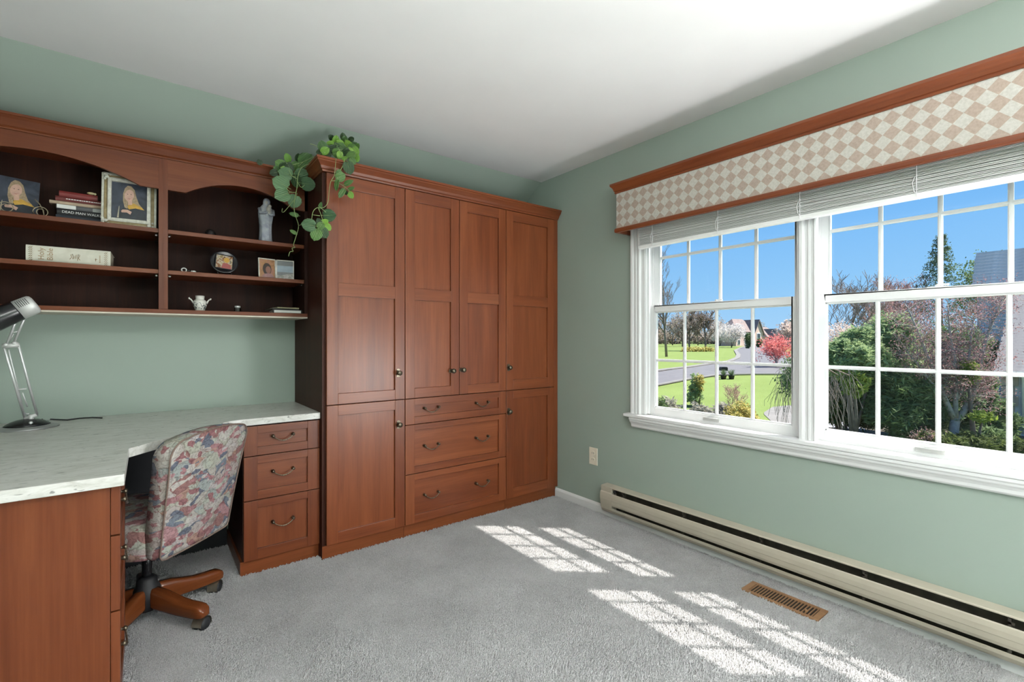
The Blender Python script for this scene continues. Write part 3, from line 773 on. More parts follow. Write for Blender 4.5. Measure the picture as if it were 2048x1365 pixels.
# backrest outline (x, z), from bottom left round the top
def back_outline():
    pts = []
    for i in range(9): pts.append((-0.150 + 0.300 * i / 8, 0.332))
    pts += [(0.166, 0.336), (0.174, 0.350)]
    for i in range(1, 9):
        z = 0.35 + (0.70 - 0.35) * i / 8; pts.append((0.175 + 0.027 * ((z - 0.35) / 0.40) ** 1.3, z))
    for i in range(1, 8):
        a = math.pi / 2 * i / 8; pts.append((0.201 - 0.055 * (1 - math.cos(a)), 0.712 + 0.062 * math.sin(a)))
    for i in range(1, 12):
        x = 0.144 - 0.288 * i / 12; pts.append((x, 0.776 + 0.014 * (1 - (x / 0.144) ** 2)))
    for i in range(8, -1, -1):
        a = math.pi / 2 * i / 8; pts.append((-0.201 + 0.055 * (1 - math.cos(a)), 0.712 + 0.062 * math.sin(a)))
    for i in range(7, -1, -1):
        z = 0.35 + (0.70 - 0.35) * i / 8; pts.append((-0.175 - 0.027 * ((z - 0.35) / 0.40) ** 1.3, z))
    pts += [(-0.166, 0.336)]
    return pts
BO = back_outline()
def lean(z): return -(0.215 + 0.085 * max(0.0, (z - 0.33) / 0.46) ** 1.15)
def back_surface(sgn, depth, bulge, mi=0):
    m = MB(); n = len(BO); vs = []; fs = []
    rings = [1.0, 0.93, 0.8, 0.6, 0.35]
    cx, cz = 0.0, 0.55
    for s in rings:
        for x, z in BO:
            X = cx + (x - cx) * s; Z = cz + (z - cz) * s
            b = bulge * (1 - s ** 3)
            vs.append((X, lean(Z) + depth + sgn * b - 0.25 * (0.2 ** 2 - X * X) * (1 if sgn < 0 else 1), Z))
    vs.append((0, lean(cz) + depth + sgn * bulge - 0.25 * 0.04, cz))
    for i in range(len(rings) - 1):
        for k in range(n):
            k2 = (k + 1) % n; f = (i * n + k, i * n + k2, (i + 1) * n + k2, (i + 1) * n + k)
            fs.append(f if sgn < 0 else f[::-1])
    o = (len(rings) - 1) * n; c = len(vs) - 1
    for k in range(n):
        f = (o + k, o + (k + 1) % n, c); fs.append(f if sgn < 0 else f[::-1])
    m.add(vs, fs, mi, True); return m
bm_ = back_surface(-1, 0.0, 0.010)
fr = back_surface(1, 0.070, 0.030); o0 = len(bm_.v)
bm_.add(fr.v, fr.f, 0, True)
nB = len(BO)
# side band with a slight swell
mid = []
for x, z in BO:
    mid.append((x * 1.03, lean(z) + 0.035 - 0.25 * (0.04 - x * x), 0.55 + (z - 0.55) * 1.015))
om = len(bm_.v); bm_.add(mid, [], 0)
for k in range(nB):
    k2 = (k + 1) % nB
    for a, b_ in ((0, om), (om, o0)):
        bm_.f.append([a + k2, a + k, b_ + k, b_ + k2]); bm_.m.append(0); bm_.s.append(True)
bko = bm_.build('backrest', M['fabric'], ch, local=True)
pip = [(x * 1.008, lean(z) - 0.001 - 0.25 * (0.04 - x * x), 0.55 + (z - 0.55) * 1.006) for x, z in BO]
MB().tube(pip + pip[:1], 0.0034, 6, cap=False).build('piping', plain('maroon_piping', (0.16, 0.11, 0.09), 0.8, noise=0.2, nscale=90.0), bko, local=True)
MB().lathe([(0.017, 0.125), (0.017, 0.335)], 16).build('gas_column', M['black'], ch, local=True)
MB().lathe([(0.045, 0.055), (0.046, 0.135), (0.036, 0.150), (0.034, 0.172), (0.026, 0.182), (0.018, 0.184)], 20).build('hub', M['black_matte'], ch, local=True)
MB().box(-0.10, 0.10, -0.10, 0.10, 0.318, 0.331).build('swivel_plate', M['black_matte'], ch, local=True, bevel=0.004)
def leg_mesh():
    m = MB(); st = []
    for (r, zt, zb, hw) in ((0.020, 0.142, 0.062, 0.020), (0.05, 0.141, 0.060, 0.021), (0.09, 0.134, 0.057, 0.022), (0.13, 0.121, 0.055, 0.023), (0.17, 0.110, 0.053, 0.024), (0.21, 0.104, 0.052, 0.025), (0.245, 0.102, 0.052, 0.026), (0.268, 0.099, 0.053, 0.025), (0.284, 0.090, 0.056, 0.021), (0.291, 0.078, 0.062, 0.012)):
        sec = []
        for k in range(12):
            a = 2 * math.pi * k / 12 + math.pi / 12
            c, s = math.cos(a), math.sin(a); e = 0.45 if s > 0 else 0.25
            sec.append((r, hw * math.copysign(abs(c) ** 0.4, c), (zt + zb) / 2 + (zt - zb) / 2 * math.copysign(abs(s) ** e, s)))
        st.append(sec)
    vs = [p for s in st for p in s]; fs = []
    for i in range(len(st) - 1):
        for k in range(12):
            k2 = (k + 1) % 12; fs.append((i * 12 + k, i * 12 + k2, (i + 1) * 12 + k2, (i + 1) * 12 + k))
    fs.append(tuple(range(11, -1, -1))); fs.append(tuple((len(st) - 1) * 12 + k for k in range(12)))
    m.add(vs, fs, 0, True); me = m.mesh('leg'); me.materials.append(M['leg_wood']); return me
def caster_mesh():
    m = MB(); R90 = Matrix.Rotation(math.radians(90), 4, 'X')
    m.tube([(0.0, 0, 0.035), (0.0, 0, 0.060)], 0.007, 10, 0)
    for s in (-1, 1):   # black tyre with a domed face
        m.lathe([(0.0, 0.026), (0.012, 0.0255), (0.021, 0.022), (0.0245, 0.016), (0.0245, 0.007), (0.018, 0.004), (0.0, 0.004)], 20, (0.006, 0, 0.0245), 0, True, Matrix.Scale(s, 4, (0, 1, 0)) @ R90)
    # brass hood over the wheels
    vs = []; fs = []; n = 14
    for sx in (-0.021, 0.021):
        for k in range(n):
            a = math.radians(-25 + 215 * k / (n - 1)); vs.append((0.006 + 0.0275 * math.cos(a), sx, 0.0255 + 0.0275 * math.sin(a)))
    for k in range(n - 1): fs.append((k, k + 1, n + k + 1, n + k))
    m.add(vs, fs, 1, True)
    me = m.mesh('caster'); me.materials.append(M['black_matte']); me.materials.append(M['brass']); return me
LEG, CAST = leg_mesh(), caster_mesh()
for i, a in enumerate((21, -51, 93, 165, 237)):
    al = math.radians(a) - CROT
    l = bpy.data.objects.new('leg', LEG); COL.objects.link(l); l.parent = ch; l.rotation_euler = (0, 0, al)
    c = bpy.data.objects.new('caster', CAST); COL.objects.link(c); c.parent = l
    c.location = (0.262, 0, 0); c.rotation_euler = (0, 0, math.radians((-150, 15, 40, 80, 120)[i]) - al - CROT + math.radians(30))

# ------------------------------------------------------------------ desk lamp
lb = onz(47, 852, DKT)
lb = Vector((-0.405, 2.865, DKT))
lm = thing('desk_lamp', 'silver and black articulated desk lamp at the left end of the worktop', 'lamp', lb)
MB().lathe([(0.100, 0.0), (0.101, 0.003), (0.096, 0.007), (0.080, 0.011), (0.072, 0.0125)], 40).build('base_rim', M['rim'], lm, local=True)
MB().lathe([(0.073, 0.0125), (0.066, 0.020), (0.053, 0.028), (0.035, 0.035), (0.015, 0.039), (0.0, 0.040)], 36).build('base_dome', M['black'], lm, local=True)
MB().lathe([(0.006, 0.0), (0.0065, 0.006), (0.004, 0.009), (0, 0.0095)], 12, (0, 0, 0), 0, True, Matrix.Translation((0.018, -0.052, 0.026)) @ Matrix.Rotation(math.radians(60), 4, 'X')).build('switch', M['steel'], lm, local=True)
PL = 2.865                                   # the arm stands in the plane above the base
def lp_(u, v, dy=0.0): return ony(u, v, PL + dy - 0.185 * max(0.0, (836 - v) / 221.0))
la, lb2 = lp_(50, 838), lp_(74, 830)          # foot bracket
ja, jb = lp_(7, 692), lp_(36, 688)            # elbow
ta, tb = lp_(35, 634), lp_(53, 627)           # under the head
m = MB(); m.tube([la, lb2], 0.0085, 10); m.tube([lp_(62, 846), lp_(62, 830)], 0.009, 10); m.build('foot_bracket', M['silver_paint'], lm)
m = MB(); m.tube([la, ja], 0.0045, 8); m.tube([lb2, jb], 0.0045, 8)
m.build('lower_arm', M['steel'], lm)
m = MB(); m.tube([lp_(33, 780), lp_(53, 778)], 0.0028, 6); m.tube([lp_(17, 700, 0.012), lp_(48, 826, 0.012)], 0.0028, 6); m.tube([lp_(45, 786, 0.01), lp_(55, 814, 0.01)], 0.0022, 6)
m.tube([lp_(48, 826, 0.012), lp_(52, 829, 0.006), lp_(58, 828)], 0.0035, 6)
m.build('lower_strut', M['steel'], lm)
m = MB(); m.tube([lp_(5, 693), lp_(38, 690)], 0.0095, 12)
for q in (lp_(12, 690), lp_(29, 687)): m.ball(q, 0.009, 10, 7)
m.build('elbow', M['silver_paint'], lm)
m = MB(); m.tube([lp_(14, 688), ta], 0.0042, 8); m.tube([lp_(28, 686), tb], 0.0042, 8); m.tube([lp_(24, 666), lp_(36, 663)], 0.0026, 6); m.tube([lp_(20, 682, 0.01), lp_(27, 668, 0.01)], 0.002, 6)
m.build('upper_arm', M['steel'], lm)
m = MB(); m.tube([lp_(40, 634), lp_(57, 626)], 0.006, 8); m.ball(lp_(56, 626), 0.007, 8, 6); m.build('head_bracket', M['silver_paint'], lm)
# head: fat slanted cylinder, silver cap at the upper right, black shade reaching down left
hA = lp_(52, 615); hB = ony(-60, 660, 2.66)
ax = (hB - hA).normalized(); Mh = ax.to_track_quat('Z', 'Y').to_matrix().to_4x4()
MB().lathe([(0.0, -0.033), (0.024, -0.033), (0.033, -0.030), (0.0375, -0.024), (0.0385, -0.012), (0.039, 0.026)], 28, hA, 0, True, Mh).build('head_cap', M['silver_paint'], lm)
MB().lathe([(0.0392, 0.026), (0.0400, 0.030), (0.043, 0.09), (0.048, 0.17), (0.052, 0.235), (0.050, 0.235), (0.045, 0.17), (0.038, 0.06), (0.0, 0.05)], 28, hA, 0, True, Mh).build('lamp_shade', M['black'], lm)
MB().lathe([(0.0, 0.06), (0.020, 0.065), (0.026, 0.12), (0.024, 0.17), (0.0, 0.185)], 16, hA, 0, True, Mh).build('bulb', plain('frosted_bulb', (0.8, 0.8, 0.78), 0.5, noise=0.02, nscale=10), lm)
# vent slots in the cap, on the side seen from the room
m = MB(); tc_ = ray(50, 612); side = (-Vector((tc_.x, tc_.y, 0)).normalized()); side = (side - ax * side.dot(ax)).normalized()
upv = (Vector((0, 0, 1)) - ax * ax.z); upv = (upv - side * upv.dot(side)).normalized()
for i in range(6):
    pts = []
    for k in range(6):
        an = math.radians(8 + 9 * k)
        pts.append(hA + ax * (-0.014 + i * 0.0062) + (side * math.cos(an) + upv * math.sin(an)) * 0.0387)
    m.tube(pts, 0.0012, 5)
m.build('vent_slot', M['black_matte'], lm)
# cord on the worktop
cpts = [lp_(62, 846)] + [onz(u, v, DKT + 0.0034) for u, v in ((88, 838), (110, 839.5), (135, 840.5), (160, 837), (185, 835.5), (204, 836.5))]
cpts[0].z = DKT + 0.02
sm = []
for i in range(len(cpts) - 1):
    for k in range(4): sm.append(cpts[i].lerp(cpts[i + 1], k / 4))
sm.append(cpts[-1])
MB().tube(sm, 0.0030, 6).build('power_cord', M['black_matte'], lm)

# ------------------------------------------------------------------ outlet, heater, floor register
ot = thing('wall_outlet', 'ivory duplex outlet plate on the wall below the window', 'outlet', (W - 0.003, 2.155, 0.378))
oc = Vector((W, (onx(1178, 900, W).y + onx(1197, 920, W).y) / 2, (onx(1178, 894, W).z + onx(1197, 932, W).z) / 2))
MB().box(W - 0.006, W - 0.0002, oc.y - 0.036, oc.y + 0.036, oc.z - 0.057, oc.z + 0.057).build('cover_plate', M['cream_plate'], ot, bevel=0.003)
for dz in (-0.021, 0.021):
    r = MB().prism([(oc.y + 0.017 * math.cos(a), oc.z + dz + 0.0145 * math.sin(a)) for a in [2 * math.pi * k / 20 for k in range(20)]], 0, W - 0.0085, W - 0.005).build('receptacle', M['cream_plate'], ot)
    MB().box(W - 0.0092, W - 0.008, oc.y - 0.008, oc.y - 0.0055, oc.z + dz - 0.004, oc.z + dz + 0.006).box(W - 0.0092, W - 0.008, oc.y + 0.0055, oc.y + 0.008, oc.z + dz - 0.004, oc.z + dz + 0.006).build('slot', M['dark_hole'], r)
MB().tube([(W - 0.0066, oc.y, oc.z), (W - 0.0058, oc.y, oc.z)], 0.003, 10).build('screw', M['steel'], ot)

ht = thing('baseboard_heater', 'long cream enamelled baseboard heater under the window', 'heater', (W - 0.03, 0.8, 0.04))
HY0, HY1 = -1.2, 2.035
MB().box(W - 0.016, W - 0.0145, HY0, HY1 - 0.004, 0.046, 0.205).build('back_plate', M['heater_in'], ht)
MB().prism([(W - 0.001, 0.2125), (W - 0.057, 0.2105), (W - 0.0605, 0.2075), (W - 0.0605, 0.2035), (W - 0.0575, 0.2045), (W - 0.055, 0.2065), (W - 0.001, 0.2085)], 1, HY0, HY1).build('top_cap', M['cream'], ht)
fpn = [(W - 0.056, 0.170), (W - 0.060, 0.172), (W - 0.064, 0.168), (W - 0.0665, 0.150), (W - 0.0665, 0.130), (W - 0.0655, 0.128), (W - 0.064, 0.108), (W - 0.060, 0.096), (W - 0.056, 0.096), (W - 0.060, 0.110), (W - 0.0625, 0.13), (W - 0.0625, 0.150), (W - 0.061, 0.165)]
MB().prism(fpn, 1, HY0, HY1).build('front_panel', M['cream'], ht)
MB().prism([(W - 0.056, 0.080), (W - 0.060, 0.080), (W - 0.058, 0.066), (W - 0.050, 0.052), (W - 0.045, 0.046), (W - 0.015, 0.046), (W - 0.015, 0.050), (W - 0.044, 0.050), (W - 0.053, 0.066)], 1, HY0, HY1).build('bottom_lip', M['cream'], ht)
ecp = [(W - 0.016, 0.208), (W - 0.056, 0.2062), (W - 0.0595, 0.200), (W - 0.0575, 0.176), (W - 0.0645, 0.170), (W - 0.0672, 0.150), (W - 0.0672, 0.130), (W - 0.0645, 0.106), (W - 0.060, 0.078), (W - 0.052, 0.056), (W - 0.045, 0.0455), (W - 0.016, 0.0455)]
MB().prism(ecp, 1, HY1 - 0.088, HY1 + 0.002).build('end_cap', M['cream'], ht)
m = MB()
m.box(W - 0.050, W - 0.018, HY0, HY1 - 0.09, 0.100, 0.150); m.build('heating_element', M['heater_in'], ht)
for y in (1.87, 1.46, 1.05, 0.64, 0.23, -0.18):
    MB().box(W - 0.0555, W - 0.018, y - 0.004, y + 0.004, 0.082, 0.197).box(W - 0.0555, W - 0.050, y - 0.012, y + 0.004, 0.178, 0.186).build('bracket', M['heater_in'], ht)
MB().tube([(W - 0.05, HY1 - 0.098, 0.184), (W - 0.03, HY1 - 0.098, 0.184)], 0.009, 10).build('thermostat_bulb', M['black_matte'], ht)

vt = thing('floor_register', 'tan metal floor register set in the carpet near the heater', 'floor vent', (2.19, 0.902, 0))
vx0, vx1, vy0, vy1 = 2.133, 2.248, 0.747, 1.058
MB().box(vx0 + 0.015, vx1 - 0.015, vy0 + 0.02, vy1 - 0.02, 0.0004, 0.0014).build('duct_opening', M['dark_hole'], vt)
m = MB()
m.box(vx0, vx0 + 0.017, vy0, vy1, 0.0005, 0.0065); m.box(vx1 - 0.017, vx1, vy0, vy1, 0.0005, 0.0065)
m.box(vx0 + 0.017, vx1 - 0.017, vy0, vy0 + 0.024, 0.0005, 0.0065); m.box(vx0 + 0.017, vx1 - 0.017, vy1 - 0.024, vy1, 0.0005, 0.0065)
m.build('frame', M['register'], vt, bevel=0.0015)
LV = MB().box(-0.0405, 0.0405, -0.0016, 0.0016, 0.0, 0.0042).mesh('louver'); LV.materials.append(M['register'])
for i in range(21):
    y = vy0 + 0.030 + (vy1 - vy0 - 0.060) * i / 20
    o = bpy.data.objects.new('louver', LV); COL.objects.link(o); o.parent = vt
    o.location = (0.0005, y - 0.902, 0.0017); o.rotation_euler = (0.0, 0, 0)
MB().box(vx0 + 0.03, vx0 + 0.036, vy0 + 0.05, vy0 + 0.058, 0.006, 0.016).build('damper_lever', M['register'], vt)

# ------------------------------------------------------------------ added fill light built as an uplighter, unseen behind the viewer
tl = thing('fill_uplighter', 'added fill light built as a tall uplighter, unseen behind the viewer', 'fill light', (0.25, -1.15, 0))
MB().lathe([(0.14, 0.0), (0.14, 0.012), (0.03, 0.025), (0.012, 0.03)], 28).build('base', M['steel'], tl, local=True)
MB().lathe([(0.012, 0.03), (0.012, 1.60)], 14).build('pole', M['steel'], tl, local=True)
MB().lathe([(0.012, 1.58), (0.05, 1.60), (0.13, 1.64), (0.185, 1.70), (0.190, 1.70), (0.135, 1.633), (0.05, 1.59), (0.0, 1.575)][::-1], 28).build('bowl', M['silver_paint'], tl, local=True)
lt = bpy.data.lights.new('fill_uplight', 'AREA'); lt.shape = 'DISK'; lt.size = 0.33; lt.energy = 150.0; lt.color = (1.0, 0.99, 0.975)
lo = bpy.data.objects.new('fill_uplight', lt); COL.objects.link(lo); lo.parent = tl; lo.location = (0, 0, 1.69); lo.rotation_euler = (math.pi, 0, 0)
# ------------------------------------------------------------------ things on the shelves
Z1, Z2, Z3 = 1.6675, 1.4725, 1.2835
def text_mesh(s, size, extrude=0.0003):
    cu = bpy.data.curves.new('lettering', 'FONT'); cu.body = s; cu.size = size; cu.extrude = extrude
    cu.align_x = 'CENTER'; cu.align_y = 'CENTER'
    ob = bpy.data.objects.new('lettering', cu); COL.objects.link(ob)
    dg = bpy.context.evaluated_depsgraph_get()
    me = bpy.data.meshes.new_from_object(ob.evaluated_get(dg))
    bpy.data.objects.remove(ob, do_unlink=True); bpy.data.curves.remove(cu)
    return me
def lettering(parent, s, size, loc, mat, spin=0.0, name='lettering'):
    me = text_mesh(s, size); me.materials.append(mat)
    o = bpy.data.objects.new(name, me); COL.objects.link(o); o.parent = parent
    o.location = loc
    o.rotation_euler = (Matrix.Rotation(math.radians(90), 3, 'X') @ Matrix.Rotation(spin, 3, 'Z')).to_euler()
    return o
def flat(pts, y, mi=0, m=None):
    """polygon (x,z) facing -Y at y"""
    m = m or MB()
    a = sum(pts[i][0] * pts[(i + 1) % len(pts)][1] - pts[(i + 1) % len(pts)][0] * pts[i][1] for i in range(len(pts)))
    if a < 0: pts = pts[::-1]
    m.add([(p[0], y, p[1]) for p in pts], [tuple(range(len(pts)))], mi); return m
def ell(cx, cz, rx, rz, n=18, rot=0.0):
    c, s = math.cos(rot), math.sin(rot)
    return [(cx + rx * math.cos(2 * math.pi * k / n) * c - rz * math.sin(2 * math.pi * k / n) * s, cz + rx * math.cos(2 * math.pi * k / n) * s + rz * math.sin(2 * math.pi * k / n) * c) for k in range(n)]
def mottled(name, stops, scale, rough=0.35):
    k = NT(name); tc = k.n('ShaderNodeTexCoord'); nz = k.n('ShaderNodeTexNoise', Scale=scale, Detail=4.0, Distortion=0.6)
    k.l(tc.outputs['Object'], nz.inputs['Vector']); k.l(k.ramp(nz.outputs['Fac'], stops), k.b.inputs['Base Color'])
    k.b.inputs['Roughness'].default_value = rough; return k.mat
P = {
 'bg': mottled('studio_backdrop_print', [(0.3, (0.018, 0.022, 0.034)), (0.7, (0.06, 0.072, 0.10))], 22.0),
 'hair': mottled('blond_hair_print', [(0.3, (0.22, 0.15, 0.085)), (0.7, (0.42, 0.32, 0.215))], 90.0),
 'skin': plain('skin_print', (0.54, 0.34, 0.27), 0.35, noise=0.12, nscale=60),
 'gown': plain('black_gown_print', (0.022, 0.027, 0.035), 0.35, noise=0.3, nscale=40),
 'stole': plain('gold_stole_print', (0.50, 0.29, 0.05), 0.35, noise=0.2, nscale=60),
 'paper': plain('diploma_print', (0.42, 0.38, 0.28), 0.4, noise=0.1, nscale=50),
 'lip': plain('lip_print', (0.32, 0.08, 0.07), 0.35, noise=0.1, nscale=50),
 'eye': plain('eye_print', (0.05, 0.035, 0.03), 0.35, noise=0.1, nscale=50),
 'gold': mottled('worn_gilt', [(0.3, (0.20, 0.145, 0.06)), (0.7, (0.36, 0.28, 0.14))], 45.0, 0.4),
 'silverleaf': mottled('pale_silver_leaf', [(0.3, (0.42, 0.40, 0.34)), (0.7, (0.66, 0.65, 0.58))], 60.0, 0.35),
 'wire': plain('brass_wire', (0.36, 0.30, 0.20), 0.35, 0.7, noise=0.1, nscale=80),
 'white': plain('white_card', (0.70, 0.70, 0.68), 0.7, noise=0.03, nscale=30),
 'pages': mottled('book_pages', [(0.3, (0.44, 0.39, 0.29)), (0.7, (0.60, 0.55, 0.43))], 200.0, 0.9),
}
def portrait(pr, w, h):
    """A head-and-shoulders studio print: figure shapes laid on the backdrop, 0..w by 0..h, front at y=0."""
    S = lambda pts: [(x * w, z * h) for x, z in pts]
    flat(S([(0.16, 0), (0.20, 0.16), (0.30, 0.30), (0.42, 0.37), (0.70, 0.40), (0.86, 0.32), (0.95, 0.14), (0.98, 0)]), -0.0004).build('gown', P['gown'], pr, local=True)
    flat(S([(0.36, 0.86), (0.44, 0.94), (0.54, 0.93), (0.63, 0.84), (0.68, 0.66), (0.76, 0.46), (0.86, 0.36), (0.74, 0.36), (0.62, 0.44), (0.44, 0.42), (0.44, 0.30), (0.36, 0.32), (0.31, 0.50), (0.31, 0.70)]), -0.0008).build('hair', P['hair'], pr, local=True)
    flat(S([(0.44, 0.34), (0.46, 0.45), (0.62, 0.46), (0.84, 0.37), (0.92, 0.30), (0.66, 0.33), (0.48, 0.28)]), -0.0012).build('stole', P['stole'], pr, local=True)
    f = flat(ell(0.485 * w, 0.67 * h, 0.132 * w, 0.165 * h, 20, -0.12), -0.0014); flat(S([(0.45, 0.40), (0.45, 0.54), (0.56, 0.54), (0.57, 0.42)]), -0.0013, 0, f)
    f.build('face', P['skin'], pr, local=True)
    m = MB()
    for ex in (0.44, 0.535): flat(ell(ex * w, 0.70 * h, 0.019 * w, 0.009 * h, 10), -0.0017, 0, m)
    flat(S([(0.43, 0.585), (0.49, 0.565), (0.55, 0.595), (0.49, 0.580)]), -0.0017, 1, m)
    flat(S([(0.483, 0.69), (0.475, 0.625), (0.505, 0.625)]), -0.0016, 2, m)
    m.build('features', [P['eye'], P['lip'], P['skin']], pr, local=True)
    flat(S([(0.26, 0.22), (0.30, 0.26), (0.44, 0.27), (0.56, 0.22), (0.52, 0.14), (0.42, 0.19), (0.28, 0.18)]), -0.0014).build('hands', P['skin'], pr, local=True)
    flat(S([(0.20, 0.34), (0.215, 0.36), (0.20, 0.03), (0.15, 0.03)]), -0.0012).build('diploma', P['paper'], pr, local=True)

# bent acrylic photo stand at the left edge
fa = thing('photo_frame', 'frameless portrait of a graduate in a gold stole on a curled wire stand', 'picture frame', (-0.505, 2.895, Z1), math.radians(8))
pr = MB().box(0, 0.138, 0, 0.003, 0, 0.178).build('photo_print', P['bg'], fa, local=True, bevel=0.001)
portrait(pr, 0.138, 0.178)
pr.location = (-0.012, 0, 0.006); pr.rotation_euler = (math.radians(-14), math.radians(3), 0)
m = MB()
for x in (0.02, 0.125):
    sp = []
    for k in range(30):
        a = k / 29 * math.radians(500); r = 0.026 - 0.016 * k / 29
        sp.append((x + 0.012 - r * math.cos(a), -0.022 - 0.0006 * k, 0.0015 + 0.028 + r * math.sin(a) - 0.0015))
    m.tube([(x, 0.06, 0.002), (x, 0.0, 0.002)] + [(p[0], p[1], max(0.0018, p[2])) for p in sp], 0.0018, 6)
m.tube([(0.118, -0.004, 0.085), (0.132, -0.01, 0.066), (0.143, -0.014, 0.04), (0.148, -0.016, 0.002)], 0.002, 6)
m.build('wire_stand', P['wire'], fa, local=True)

# ornate frame
fb = thing('photo_frame', 'ornate silver and gilt frame with a graduate portrait beside the book stack', 'picture frame', (-0.066, 2.848, Z1), math.radians(-6))
FWW, FHH = 0.204, 0.246
def ring(x0, x1, z0, z1, t, ya, yb, m):
    m.box(x0, x0 + t, ya, yb, z0, z1); m.box(x1 - t, x1, ya, yb, z0, z1); m.box(x0 + t, x1 - t, ya, yb, z0, z0 + t); m.box(x0 + t, x1 - t, ya, yb, z1 - t, z1)
    return m
hw = FWW / 2
parts_fb = []
parts_fb.append(ring(-hw, hw, 0, FHH, 0.009, -0.004, 0.016, MB()).build('outer_moulding', P['silverleaf'], fb, local=True, bevel=0.003))
parts_fb.append(ring(-hw + 0.009, hw - 0.009, 0.009, FHH - 0.009, 0.013, 0.0, 0.014, MB()).build('gilt_band', P['gold'], fb, local=True, bevel=0.003))
parts_fb.append(ring(-hw + 0.022, hw - 0.022, 0.022, FHH - 0.022, 0.014, -0.008, 0.014, MB()).build('inner_moulding', P['silverleaf'], fb, local=True, bevel=0.004))
parts_fb.append(MB().box(-hw + 0.008, hw - 0.008, 0.0165, 0.019, 0.008, FHH - 0.008).build('backing', M['black_matte'], fb, local=True))
random.seed(11)
for sx in (-1, 1):
    for zz in (0.018, FHH - 0.018):
        c = MB()
        for k in range(9):
            c.ball((sx * (hw - 0.018) + random.uniform(-0.014, 0.014), -0.006, zz + random.uniform(-0.013, 0.013)), random.uniform(0.004, 0.0075), 8, 5, 0, (1, 0.6, 1))
        c.build('corner_ornament', P['silverleaf'], fb, local=True); 
pr = MB().box(0, 2 * hw - 0.072, 0, 0.003, 0, FHH - 0.072).build('photo_print', P['bg'], fb, local=True)
portrait(pr, 2 * hw - 0.072, FHH - 0.072); pr.location = (-hw + 0.036, 0.006, 0.036)
fb.rotation_euler = (math.radians(-5), 0, math.radians(-6))

def book(name, label, x, y, z, L, D, T, mat, rot=0.0, group=None, page=None):
    b = thing(name, label, 'book', (x, y, z), rot, group)
    c = MB(); t = min(0.0022, T * 0.18)
    c.box(-L / 2, L / 2, 0.001, D, 0, t); c.box(-L / 2, L / 2, 0.001, D, T - t, T)
    n = 6; pts = [(0.004, 0.0)] + [(-0.0035 * math.sin(math.pi * i / n) + 0.001, T * i / n) for i in range(n + 1)] + [(0.004, T)]
    c.prism(pts, 0, -L / 2, L / 2)
    co = c.build('cover', mat, b, local=True)
    MB().box(-L / 2 + 0.003, L / 2 - 0.003, 0.004, D - 0.003, t, T - t).build('pages', page or P['pages'], b, local=True)
    return b, co
GB = 'books stacked flat on the top shelf'
C = lambda n, c, r=0.5: plain(n, c, r, noise=0.12, nscale=50)
bx = -0.235; by = 2.915; zz = Z1 + 0.0004
inkw = plain('white_ink', (0.75, 0.75, 0.73), 0.6, noise=0.02, nscale=20)
gilt = plain('gilt_ink', (0.30, 0.19, 0.09), 0.5, noise=0.15, nscale=60)
rows_ = [
 ('dark navy book at the bottom of the stack', 0.215, 0.150, 0.033, (0.022, 0.028, 0.042), 0.005, 0.010),
 ('black book with white spine lettering DEAD MAN WALKING', 0.205, 0.140, 0.026, (0.014, 0.014, 0.016), -0.012, 0.008),
 ('thin grey book with pale blocks on its spine', 0.200, 0.138, 0.020, (0.09, 0.09, 0.095), 0.012, 0.004),
 ('thin cream and tan book sticking out to the left in the stack', 0.225, 0.150, 0.014, (0.42, 0.32, 0.23), -0.020, -0.006),
 ('dark red hardback second from the top of the stack', 0.190, 0.135, 0.021, (0.12, 0.016, 0.014), 0.010, -0.004),
 ('small bright red book on top of the stack', 0.130, 0.100, 0.024, (0.17, 0.018, 0.016), 0.024, -0.006),
]
for i, (lab, L, D, T, c, ro, dx) in enumerate(rows_):
    xx = bx + dx + (0.010 if i < 5 else -0.006)
    b, co = book('book', lab, xx, by, zz, L, D, T, C('book_cloth_%d' % i, c), ro, GB)
    if i == 1: lettering(co, 'DEAD MAN WALKING', 0.0155, (-0.008, -0.0032, T / 2), inkw)
    if i == 2:
        MB().box(-L / 2 + 0.002, -0.035, -0.0030, -0.0022, 0.0015, T - 0.0015).build('spine_label', P['white'], co, local=True)
        MB().box(0.022, L / 2 - 0.004, -0.0030, -0.0022, 0.0015, T - 0.003).build('spine_label', C('grey_label', (0.30, 0.31, 0.30)), co, local=True)
    if i == 4:
        m = MB(); random.seed(5); q = -0.06
        while q < 0.055:
            l_ = random.uniform(0.003, 0.008); m.box(q, q + l_, -0.0030, -0.0023, T * 0.45, T * 0.62); q += l_ + 0.002
        m.build('spine_title', inkw, co, local=True)
    zz += T + 0.0004
tr = thing('trinket', 'tiny yellowish trinket lying on top of the red book', 'ornament', (-0.205, 2.915, zz))
MB().ball((0, 0, 0.006), 0.006, 10, 6, 0, (2.4, 1.2, 1.0)).ball((0.014, 0, 0.0055), 0.0055, 8, 6).build('shell', mottled('amber_shell', [(0.3, (0.36, 0.27, 0.10)), (0.7, (0.62, 0.56, 0.36))], 120.0), tr, local=True)

